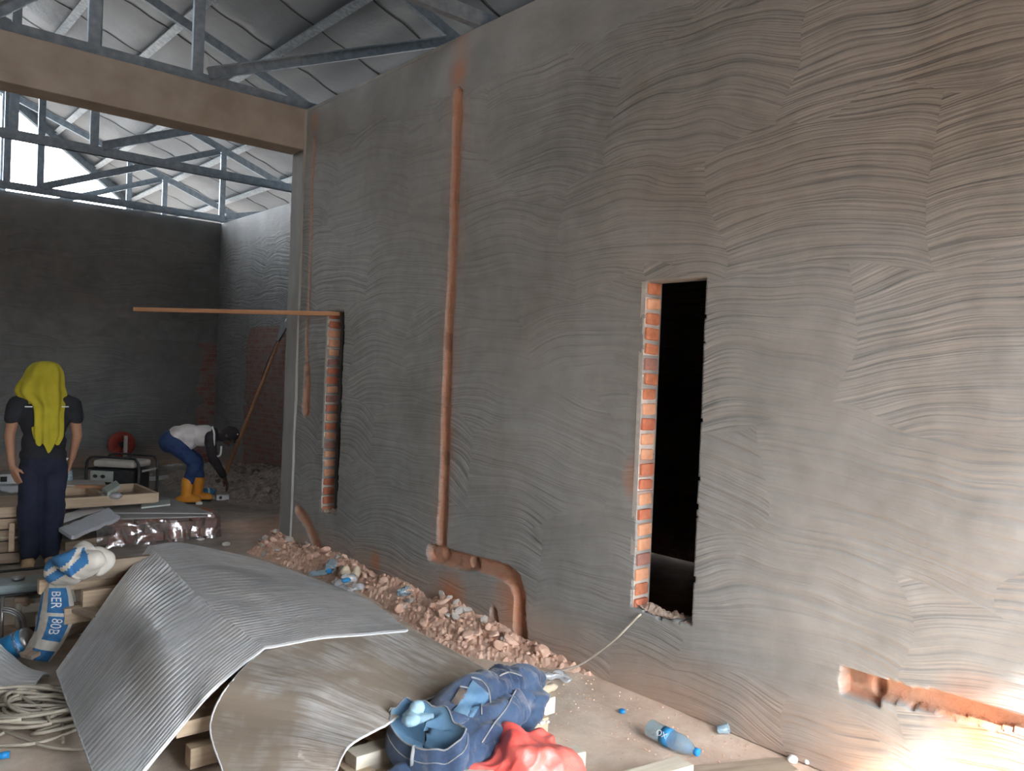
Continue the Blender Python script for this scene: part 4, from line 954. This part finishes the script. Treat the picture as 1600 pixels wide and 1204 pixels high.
# debris bank by the far wall
def hill2(x, y):
    c = math.exp(-((x-4.65)/.75)**2-((y-10.5)/1.25)**2); return .26*c*(.8+.3*noise.noise(Vector((x*2.5, y*2.5, 1)))) if c > .03 else 0
b = MB(); P = []
for i in range(100):
    y = 8.6+4.0*i/99; row = []
    for j in range(56):
        x = 3.2+1.765*j/55; h = hill2(x, y); row.append((x, y, -.025+h+.05*abs(noise.noise(Vector((x*14, y*14, 0))))*(1 if h > .02 else .1)))
    P.append(row)
b.grid(P); tag(b.build('rubble_heap', 'rock_dark'), 'heap of broken brick and plaster in the far corner beside the bending person', 'rubble', kind='stuff')
dm = [rock_mesh(i+80, .035) for i in range(8)]; wm = [rock_mesh(i+95, .03) for i in range(4)]
for me in dm: me.materials.append(MAT['rock_dark'])
for me in wm: me.materials.append(MAT['mortar'])
for i in range(240):
    x = min(4.90, r3.gauss(4.45, .55)); y = r3.gauss(10.4, .85)
    if y > 12.6 or x < 3.55 or y < 8.7: continue
    o = bpy.data.objects.new('debris_chunk', r3.choice(dm if r3.random() < .62 else wm)); C.objects.link(o); s = r3.uniform(.7, 1.7)
    o.location = (x, y, max(0, hill2(x, y))+.018); o.rotation_euler = (r3.uniform(-.6, .6), r3.uniform(-.6, .6), r3.uniform(0, 6)); o.scale = (s, s*.9, s*.75)
    tag(o, 'broken chunk of masonry in the far heap behind the orange boots', 'rubble', 'masonry chunks in the far heap')
# long-handled spade leaning on the far wall
foot = onz(349, 748, .16); tip = onx(449, 500, XF-.05); dv = (tip-foot)
sp_ = thing('spade', 'long-handled spade leaning handle-down against the exposed brick of the far wall', 'spade', tuple(foot)); q = dv.to_track_quat('Z', 'Y')
sp_.rotation_mode = 'QUATERNION'; sp_.rotation_quaternion = q; L = dv.length
MB().tube([(0, 0, 0), (0, 0, L-.28)], [.026, .020], 12).build('handle', 'orange_wood', sp_, smooth=True)
b = MB(); b.add([(-.02, 0, L-.34), (.02, 0, L-.34), (.055, .01, L-.20), (.06, .012, L-.05), (0, .01, L+.02), (-.06, .012, L-.05), (-.055, .01, L-.20)]+[(-.02, .03, L-.34), (.02, .03, L-.34), (.055, .02, L-.20), (.06, .018, L-.05), (0, .016, L+.02), (-.06, .018, L-.05), (-.055, .02, L-.20)], [tuple(range(7)), tuple(range(13, 6, -1))]+[(i, (i+1) % 7, 7+(i+1) % 7, 7+i) for i in range(7)])
b.build('blade', 'black', sp_)
MB().ell((0, .012, L-.01), (.03, .012, .035)).build('worn_tip', 'zinc', sp_, smooth=True)
MB().tube([bez([(.035, 0, L-.30), (.05, 0, L*.72), (.03, 0, L*.6)], i/12) for i in range(13)], .006, 6).build('cord', 'black', sp_, smooth=True)
# bottles and small things on the heap
bottle('water_bottle', 'blue-labelled bottle lying between the orange boots and the heap', onz(318, 768, .05), onz(336, 767, .05), .045, mat='label_blue', band='white', grp=None)
bottle('water_bottle', 'pale bottle lying right behind the orange boots', onz(306, 766, .05), onz(318, 769, .05), .04, mat='pet', band='label_blue')
tb = frame(348, 781, 'tool_battery', 'small white boxed tool part with a black spot lying before the far heap', 'tool')
MB().box((0, 0, .032), (.14, .07, .06), None, .008).build('case', 'white', tb); MB().lathe([(.018, 0), (.018, .006)], 14, Matrix.Translation((-.025, -.036, .035)) @ Matrix.Rotation(PI/2, 4, 'X')).build('dial', 'black', tb)
crumple('paper_scrap', 'pale scrap on the floor in front of the orange boots', 'scrap', onz(311, 786, .012), (.035, .025, .015), 'paper')
crumple('paper_scrap', 'pale flat scrap on the grey floor before the column', 'scrap', onz(313, 842, .008), (.04, .02, .009), 'paper')
beam('pale length of pipe lying against the back wall right of the generator', onz(235, 745, .06), onz(262, 742, .06), .05, .05, 'white', 'pipe')
# generator
gn = frame(190, 772, 'generator', 'black portable generator with beige tank top on the floor near the back wall', 'generator', turn=-.55)
b = MB(); b.box((0, 0, .44), (.48, .38, .10), None, .045); b.build('fuel_tank', 'rust', gn).data.materials[0] = M('dusty_beige_tank', (.42, .38, .33), (.50, .46, .41), 8, .5)
MB().lathe([(.04, 0), (.045, .01), (.045, .03), (.03, .035)], 16, Matrix.Translation((.05, 0, .49))).build('tank_cap', 'black', gn, smooth=True)
b = MB(); b.box((-.02, 0, .22), (.50, .36, .30), None, .03); b.build('engine_block', 'black', gn)
b = MB(); b.box((-.12, -.20, .27), (.26, .02, .15), None, .006); pn = b.build('control_panel', 'black', gn); pn.data.materials[0] = M('grey_green_panel', (.30, .33, .28), (.38, .40, .35), 14, .6)
for dx in (-.19, -.10): MB().lathe([(.024, 0), (.024, .008), (.015, .008)], 14, Matrix.Translation((dx, -.211, .27)) @ Matrix.Rotation(PI/2, 4, 'X')).build('socket', 'black', pn)
for sy in (-.20, .20):
    b = MB(); b.tube([bez([(-.30, sy, .02), (-.30, sy, .40), (-.27, sy, .50), (-.20, sy, .53), (.20, sy, .53), (.27, sy, .50), (.30, sy, .40), (.30, sy, .02)], i/40) for i in range(41)], .016, 8); b.build('frame_tube', 'black', gn, smooth=True)
for sx in (-.30, .30):
    b = MB(); b.tube([(sx, -.2, .05), (sx, .2, .05)], .016, 8); b.tube([(sx, -.2, .36), (sx, .2, .36)], .012, 8); b.build('cross_tube', 'black', gn, smooth=True)
MB().box((.31, 0, .36), (.012, .30, .03), None, .004).build('pale_rail', 'mortar', gn)
gn.scale = (1.08, 1.0, .86)
# red reel and upright pipe
MAT['red_dim'] = M('dull_red_paint', (.30, .045, .03), (.38, .06, .04), 8, .6)
rp = ony(190, 694, YB-.22); rl = thing('reel', 'dark red round reel standing against the back wall behind the generator', 'reel', (rp.x, rp.y, 0))
Rx = Matrix.Translation((0, 0, rp.z)) @ Matrix.Rotation(PI/2, 4, 'X')
b = MB(); b.lathe([(.17, -.03), (.19, -.02), (.19, .02), (.17, .03), (.05, .01), (.05, -.01)], 32, Rx); b.build('rim', 'red_dim', rl, smooth=True)
b = MB()
for k in range(10): a = k*PI/5; b.tube([(0, -.035, rp.z), (.17*math.cos(a), -.035, rp.z+.17*math.sin(a))], .008, 6)
b.build('spokes', 'red_dim', rl); MB().lathe([(.045, -.06), (.045, .05)], 18, Rx).build('hub', 'black', rl)
MB().tube([(0, .03, 0), (0, .03, rp.z)], .02, 10).build('stand', 'black', rl); MB().lathe([(.14, 0), (.14, .02), (.03, .05)], 24).build('base', 'black', rl)
p = ony(196, 700, YB-.55)
b = MB(); b.box((p.x, p.y, (p.z+.18)/2), (.045, .045, p.z+.18), None, .006); tag(b.build('upright_post', 'mortar'), 'pale square post standing up behind the generator, in front of the red reel', 'post')
# ------------------------------------------------------------ brick stack with boards, trays, foil and film on it
bs = (1.93, 7.50)
for c in range(3):
    for r_ in range(2):
        for i in range(4):
            x = 1.98+i*.232+(.05 if c % 2 else 0)+rnd.uniform(-.012, .012); y = 7.58+r_*.12+rnd.uniform(-.008, .008)
            b = MB(); b.box((x+.11, y, .038+c*.0775), (.218, .105, .072), Matrix.Rotation(rnd.uniform(-.06, .06), 3, 'Z'), .006)
            tag(b.build('brick', rnd.choice(['bk2', 'bk1', 'bk3'])), 'red brick in the low film-wrapped stack under the grey board', 'brick', 'bricks of the wrapped stack')
MAT['board'] = M('grey_fibre_board', (.30, .29, .28), (.38, .37, .355), 5, .7)
def flat(name, label, cat, pts, z, th, mat, nz=0.0, n=16):
    """a sheet through four corners, given in order"""
    Q = [Vector(onz(x, y, zz if isinstance(z, tuple) is False else 0)) for (x, y), zz in zip(pts, [z]*4)] if not isinstance(z, (list, tuple)) else [Vector(onz(x, y, zz)) for (x, y), zz in zip(pts, z)]
    P = [[(1-i/n)*((1-j/n)*Q[0]+j/n*Q[1])+i/n*((1-j/n)*Q[3]+j/n*Q[2]) for j in range(n+1)] for i in range(n+1)]
    P = [[p+Vector((0, 0, nz*fbm(p, 7, 3))) for p in r] for r in P]
    b = MB(); b.grid(P); b.grid([[p-Vector((0, 0, th)) for p in r] for r in P])
    e = [r[0] for r in P]+P[-1][1:]+[r[-1] for r in P[::-1]][1:]+P[0][::-1][1:]
    b.grid([e, [p-Vector((0, 0, th)) for p in e]])
    return tag(b.build(name, mat, smooth=nz > 0), label, cat)
flat('fibre_board', 'wide grey board lying on the wrapped bricks, its corner reaching far right', 'board', [(92, 800), (150, 782), (262, 776), (332, 801)], [.27, .27, .265, .26], .012, 'board')
flat('fibre_board', 'second grey board slipped under the first, long pale front edge', 'board', [(95, 812), (180, 795), (325, 803), (322, 806)], [.25, .25, .243, .243], .010, 'board')
flat('foil_flashing', 'bright folded foil packet lying askew on the front of the boards', 'foil', [(92, 824), (112, 838), (188, 807), (170, 793)], [.30, .27, .30, .32], .028, 'foil_pale', .012)
flat('foil_piece', 'bluish flat foil piece on the boards beside the dark trousers', 'foil', [(92, 806), (96, 816), (165, 795), (150, 786)], [.285, .285, .29, .29], .006, 'foil_pale', .006)
flat('plaster_strip', 'pale green strip lying on the grey board in front of the boots', 'strip', [(221, 792), (266, 787), (266, 780), (221, 783)], [.29, .285, .285, .29], .014, 'white').data.materials[0] = M('pale_green_strip', (.52, .60, .54), (.58, .64, .58), 8, .6)
ty = thing('wooden_tray', 'shallow wooden formwork tray resting on the boards behind the standing person', 'tray', tuple(onz(165, 790, .30)))
x0, x1, y0, y1 = -.48, .42, -.05, .62
MB().box(((x0+x1)/2, (y0+y1)/2, .012), (x1-x0, y1-y0, .018), None, .003).build('tray_base', 'timber_old', ty)
for (cx_, cy_, sx, sy) in (((x0+x1)/2, y0, x1-x0, .035), ((x0+x1)/2, y1, x1-x0, .035), (x0, (y0+y1)/2, .035, y1-y0), (x1, (y0+y1)/2, .035, y1-y0), (.0, (y0+y1)/2, .035, y1-y0)):
    MB().box((cx_, cy_, .055), (sx, sy, .085), None, .004).build('tray_side', 'timber', ty)
flat('white_board', 'long white board on the far side of the wooden tray', 'board', [(88, 758), (165, 757), (163, 750), (88, 748)], [.41, .41, .41, .41], .012, 'mortar')
beam('orange timber batten along the back of the wooden tray', onz(118, 757, .42), onz(168, 758, .42), .04, .03, 'orange_wood')
flat('aluminium_offcut', 'short pale ribbed offcut tilted on the tray', 'offcut', [(160, 762), (168, 769), (188, 757), (181, 750)], [.44, .44, .46, .46], .035, 'mortar').data.materials[0] = bpy.data.materials['pale_green_strip']
b = MB(); b.ell(onz(172, 772, .40), (.09, .06, .03)); b.ell(onz(182, 773, .40), (.06, .05, .03)); o = b.build('plastic_bag', 'clear'); remesh(o, .008, 2); displace(o, lambda p: .02*noise.noise(p*14)); tag(o, 'clear plastic wrapper lying in the wooden tray below the pale offcut', 'plastic bag')
# film around the bricks
P = []
for i in range(41):
    u = i/40; row = []
    for j in range(19):
        v = j/18; x = 1.86+u*1.06; y = 7.47-.03*math.sin(v*3)-.06*v*v; zz = .235*(1-v)+.006
        q = Vector((x, y, zz)); k = 1-2*abs(noise.noise(Vector((x*7, zz*5, 3)))); row.append((x, y-.03*k, zz))
    P.append(row)
b = MB(); b.grid(P); b.grid([[(p[0], p[1]+.003, p[2]) for p in r] for r in P]); tag(b.build('plastic_film', 'pet_wrap', smooth=True), 'glossy clear film hanging over the front of the brick stack', 'plastic film')
beam('dark dusty timber under the foil packet on the floor', onz(98, 846, .10), onz(165, 836, .10), .08, .07, 'timber_old')
beam('second dusty timber low behind the trousers near the brick stack', onz(90, 858, .03), onz(150, 852, .03), .08, .04, 'timber_old')
sb = frame(108, 751, 'spray_bottle', 'white-topped spray bottle standing just right of the standing person', 'bottle', z=.412)
MB().lathe([(.028, 0), (.030, .01), (.030, .09), (.012, .13), (.012, .14)], 18).build('body', 'pet', sb, smooth=True)
b = MB(); b.box((0, 0, .165), (.03, .03, .05), None, .008); b.box((-.02, 0, .20), (.065, .028, .045), None, .01); b.box((-.03, 0, .165), (.012, .02, .05), Matrix.Rotation(.3, 3, 'Y'), .004); b.build('trigger_head', 'white', sb)
# ------------------------------------------------------------ left edge: crate with odds and ends
cr = frame(2, 888, 'crate', 'big dusty crate of boards at the left edge behind the standing person', 'crate')
for k in range(5): MB().box((-.16, .42, .05+k*.088), (.56-.015*(k % 2), .62, .08), None, .008).build('crate_board', 'timber_old' if k < 3 else 'timber', cr)
MB().box((.06, .08, .22), (.04, .05, .22), None, .006).build('corner_post', 'timber', cr)
flat('foil_piece', 'crinkled foil piece on the crate at the left edge', 'foil', [(-25, 760), (33, 770), (30, 754), (-20, 744)], [.455, .46, .465, .465], .008, 'foil_pale', .012)
bx = frame(16, 756, 'carton', 'small white carton standing on the crate at the left edge', 'box', z=.475); MB().box((0, .05, .04), (.16, .10, .075), None, .006).build('carton_body', 'white', bx); MB().box((-.05, -.002, .045), (.05, .006, .045), None, .001).build('carton_window', 'black', bx)
b = MB(); b.ell(onz(12, 812, .28), (.08, .05, .07)); b.ell(onz(3, 822, .24), (.09, .05, .05)); o = b.build('rag', 'clear'); remesh(o, .008, 2); displace(o, lambda p: .03*noise.noise(p*14)); tag(o, 'pale crumpled plastic stuffed against the crate front', 'plastic bag')
beam('thin pale strip of wood across the crate front', onz(-20, 838, .22), onz(28, 838, .22), .03, .012, 'timber_pale')
# open-frame machine
mc = frame(22, 1000, 'engine', 'old open-frame engine with blue-grey tank at the left edge beside the pallets', 'engine')
b = MB(); b.box((.0, .05, .385), (.34, .22, .075), None, .025); b.build('fuel_tank', 'tank', mc)
MB().lathe([(.030, 0), (.034, .006), (.034, .02), (.012, .026)], 18, Matrix.Translation((.01, .05, .424))).build('tank_cap', 'steel', mc, smooth=True)
MB().tube([(.16, .06, .41), (.24, .08, .40), (.27, .08, .33)], [.04, .038, .03], 14).build('exhaust', 'steel', mc, smooth=True)
for y, z in ((-.08, .345), (.20, .44)): MB().tube([(-.30, y, z), (.30, y, z+.02)], .011, 8).build('frame_rail', 'black', mc, smooth=True)
for x in (-.10, -.06): MB().tube([(x, -.09, .0), (x, -.09, .35)], .009, 8).build('frame_leg', 'steel', mc, smooth=True)
b = MB(); b.box((.10, .06, .20), (.20, .20, .22), None, .03); b.box((.08, -.05, .25), (.10, .08, .08), None, .015); b.box((.14, -.06, .14), (.08, .07, .12), None, .012); b.build('engine_block', 'cream', mc)
b = MB(); b.box((.03, -.06, .315), (.07, .05, .035), None, .008); b.tube([(.0, -.08, .30), (.05, -.10, .31), (.09, -.08, .29)], .009, 8); b.ell((.05, -.09, .29), (.02, .02, .02)); b.build('carburettor', 'rust', mc)
for r_ in (.12, .135, .15): MB().tube([(-.06+r_*.75*math.sin(t/12*PI), -.10, .13+r_*math.cos(t/12*PI)) for t in range(13)], .007, 8).build('fuel_hose', 'steel', mc, smooth=True)
MB().box((.0, .05, .03), (.42, .28, .04), None, .008).build('base_plate', 'rust', mc)
MB().box((.20, -.06, .10), (.06, .05, .09), None, .008).build('rust_block', 'bk1', mc)
mc.scale = (1, 1, .78)
# studded container
q = frame(20, 1010, 'container', 'round container with blue label and dotted grey end, on its side by the foil offcut', 'container', z=.075)
Ry = Matrix.Rotation(1.2, 4, 'Z') @ Matrix.Rotation(1.1, 4, 'X')
MB().lathe([(.05, -.10), (.062, -.095), (.066, -.08), (.066, .08), (.060, .095), (.03, .10)], 26, Ry).build('drum', 'steel', q, smooth=True)
MB().lathe([(.0675, -.03), (.0675, .075)], 26, Ry).build('label_band', 'label_blue', q, smooth=True)
MB().lathe([(.0682, .035), (.0682, .055)], 26, Ry).build('pale_stripe', 'pet', q, smooth=True)
b = MB()
for k in range(5):
    for j in range(16):
        a = 2*PI*(j+.5*(k % 2))/16; p = Ry @ Vector((.066*math.cos(a), .066*math.sin(a), -.085+k*.012)); b.ell(p, (.0035,)*3, None, 6, 4)
b.build('studs', 'white', q)
# ------------------------------------------------------------ cement sacks
MAT['sack'] = M('cement_sack_paper', (.55, .51, .44), (.66, .62, .55), 6, .85, bump=.35, bsc=25)
MAT['sack_blue'] = M('sack_blue_print', (.03, .14, .32), (.05, .20, .42), 9, .8, bump=.3, bsc=25)
b = MB()
for x, y, z, r in ((118, 878, .56, .085), (100, 892, .50, .07), (140, 880, .56, .075), (158, 876, .55, .06), (128, 866, .585, .05)): b.ell(at3(x, y, z), (r, r*.9, r*.75))
o = b.build('cement_sack', 'sack'); remesh(o, .008, 3); displace(o, lambda p: .035*(1-2.4*abs(noise.noise(p*7)))+.006*noise.noise(p*25)); tag(o, 'crumpled empty cement sack with blue stripes on top of the left timber stack', 'sack')
o.data.materials.append(MAT['sack_blue'])
for pl in o.data.polygons:
    d = ray(0, 0); c_ = pl.center; v = c_-CAM; px = 800+F*v.dot(RR)/v.dot(_f)
    s_ = (c_.x-at3(112, 880, .56).x)*1.0+(c_.z-.56)*-.9
    pl.material_index = 1 if (-.17 < s_ < -.05 or -.022 < s_ < .035) and c_.x < at3(130, 878, .56).x else 0
sk = thing('cement_sack', 'cement sack with blue printed panels hanging down beside the left timber ends', 'sack', tuple(onz(75, 1000, .0)))
lf = [onz(x, y, z) for x, y, z in ((74, 895, .44), (66, 925, .36), (60, 955, .28), (54, 985, .18), (34, 1022, .05))]
rt_ = [onz(x, y, z) for x, y, z in ((98, 893, .44), (112, 925, .36), (116, 958, .27), (104, 995, .16), (78, 1034, .04))]
def sackpt(u, v, lift=0):
    a = bez(lf, u); c = bez(rt_, u); p = a*(1-v)+c*v; n_ = Vector((-.35, -.9, .25)).normalized()
    return p+n_*(.075*math.sin(PI*v)+lift+.014*(1-2*abs(noise.noise(Vector((u*7, v*3, 1)))))+.006*noise.noise(Vector((u*22, v*12, 5))))
def sackgrid(u0, u1, v0, v1, n, m_, lift): return [[sackpt(u0+(u1-u0)*i/n, v0+(v1-v0)*j/m_, lift) for j in range(m_+1)] for i in range(n+1)]
b = MB(); b.grid(sackgrid(0, 1, 0, 1, 60, 30, 0)); b.grid([[bez(lf, i/20)*(1-j/8)+bez(rt_, i/20)*(j/8)+Vector((.02, .05, 0)) for j in range(9)] for i in range(21)]); rel(b.build('sack_body', 'sack', smooth=True), sk)
for (u0, u1, v0, v1) in ((.20, .50, .30, .88), (.54, .80, .38, .92), (.88, 1.0, .3, .95), (.25, .75, .02, .10)):
    b = MB(); b.grid(sackgrid(u0, u1, v0, v1, 24, 14, .0025)); rel(b.build('blue_panel', 'sack_blue', smooth=True), sk)
def sack_text(body, u0, v0, du, size):
    tc = bpy.data.curves.new('t', 'FONT'); tc.body = body; tc.size = 1; tc.resolution_u = 3
    to = bpy.data.objects.new('t', tc); C.objects.link(to); me = bpy.data.meshes.new_from_object(to.evaluated_get(bpy.context.evaluated_depsgraph_get())); bpy.data.objects.remove(to)
    bm = bmesh.new(); bm.from_mesh(me); bmesh.ops.triangulate(bm, faces=bm.faces); bmesh.ops.subdivide_edges(bm, edges=bm.edges, cuts=2)
    for v in bm.verts: v.co = sackpt(u0+v.co.x*du, v0-v.co.y*size, .006)
    bm.to_mesh(me); bm.free(); me.materials.clear(); me.materials.append(MAT['white']); o = bpy.data.objects.new('lettering', me); C.objects.link(o); rel(o, sk)
MAT_OK = True
sack_text('BER', .235, .78, .125, -.40) if False else sack_text('BER', .23, .42, .13, -.42)
sack_text('80B', .56, .50, .115, -.40)
